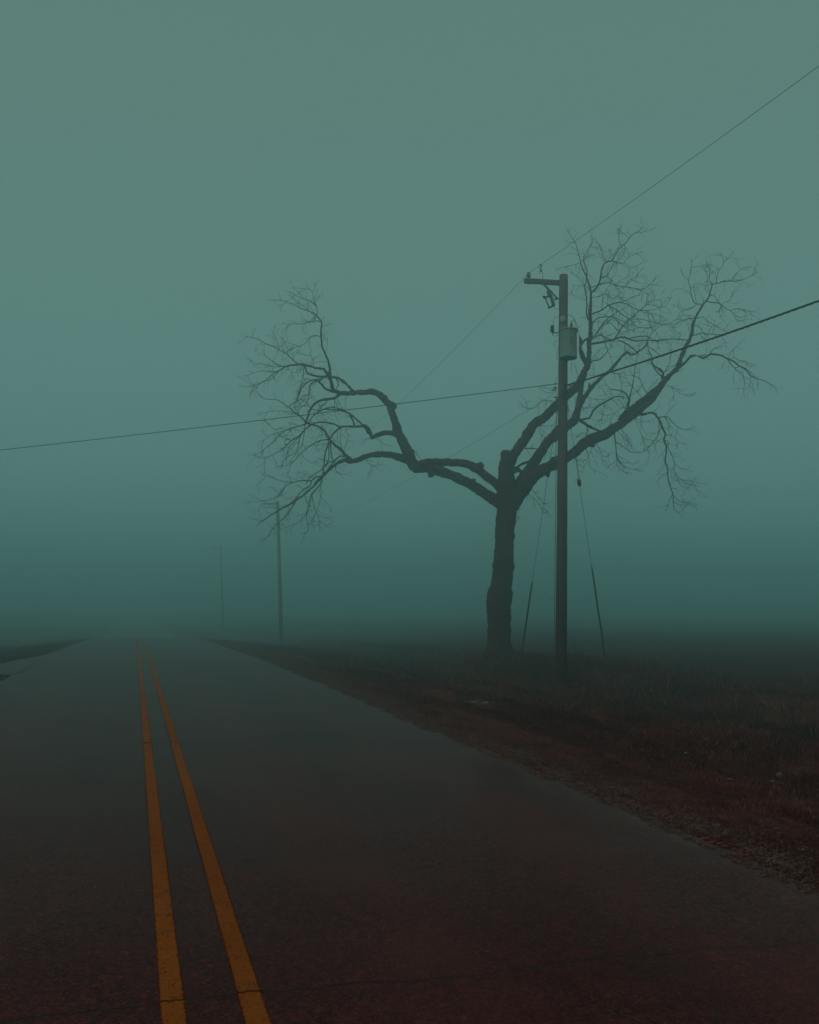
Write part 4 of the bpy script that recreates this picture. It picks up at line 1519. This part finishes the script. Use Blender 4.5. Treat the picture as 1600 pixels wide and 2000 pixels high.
gt = at(1094, 768, 24.85)
guy(gt, 925, 1137, 33.5, 0, (1016.5, 1291), 'guy wire slanting down left of the near pole, between it and the trunk')
guy(at(1106, 772, 24.85), 943, 1108, 33.0, 0, (1185, 1291), 'guy wire slanting down right of the near pole')


# ------------------------------------------------------------------ dried weed beside the pole
def weed(u, D, seed, n, H, label):
    rnd = random.Random(seed)
    p = at(u, 1300, D); z = g(p.x, p.y)
    root = empty('dried_weed', (p.x, p.y, z))
    tag(root, label, 'weed')
    for k in range(n):
        st = MB()
        x, y = rnd.uniform(-.12, .12), rnd.uniform(-.12, .12)
        d = Vector((rnd.uniform(-.4, .4), rnd.uniform(-.3, .3), 1)).normalized()
        q = Vector((p.x + x, p.y + y, z - .05)); pts = [q]
        h = H * rnd.uniform(.6, 1.0)
        for i in range(7):
            d = (d + Vector((rnd.uniform(-.13, .13), rnd.uniform(-.13, .13), 0))).normalized()
            q = q + d * h / 7; pts.append(q)
            if i > 2:
                for _ in range(2):
                    e = (d + Vector((rnd.uniform(-1, 1), rnd.uniform(-1, 1), rnd.uniform(-.2, .6)))).normalized()
                    s1 = q + e * rnd.uniform(.05, .14)
                    st.tube([q, s1], [.003, .002], 4)
                    st.lathe([(.004, -.012), (.014, -.004), (.013, .006), (.004, .014)], s1, e, 6)
        st.tube(pts, [.006 - .0005 * i for i in range(8)], 5)
        st.build('stem', M['weeds'], root)


weed(1122, 25.2, 4, 7, .85, 'dry weed with dark seed heads standing just right of the near pole')
weed(1133, 27.0, 8, 5, .75, 'smaller dry weed further behind, right of the first weed')

# ------------------------------------------------------------------ fog
hz = MB()
x0, x1, y0, y1, z0, z1 = -520, 520, -90, 520, -5.0, HAZE_TOP
hz.add([(x0, y0, z0), (x1, y0, z0), (x1, y1, z0), (x0, y1, z0), (x0, y0, z1), (x1, y0, z1), (x1, y1, z1), (x0, y1, z1)],
       [(3, 2, 1, 0), (4, 5, 6, 7), (0, 1, 5, 4), (1, 2, 6, 5), (2, 3, 7, 6), (3, 0, 4, 7)])
hm = bpy.data.materials.new('fog'); hm.use_nodes = True
ht = hm.node_tree; ht.nodes.clear()
ho = ht.nodes.new('ShaderNodeOutputMaterial'); hv = ht.nodes.new('ShaderNodeVolumePrincipled')
hv.inputs['Color'].default_value = FOG_COL
hv.inputs['Density'].default_value = FOG_DENS
hv.inputs['Anisotropy'].default_value = FOG_G
ht.links.new(hv.outputs[0], ho.inputs['Volume'])
o = hz.build('haze', hm, None, False)
tag(o, 'dense teal fog filling the air over road and fields', 'fog', kind='stuff')
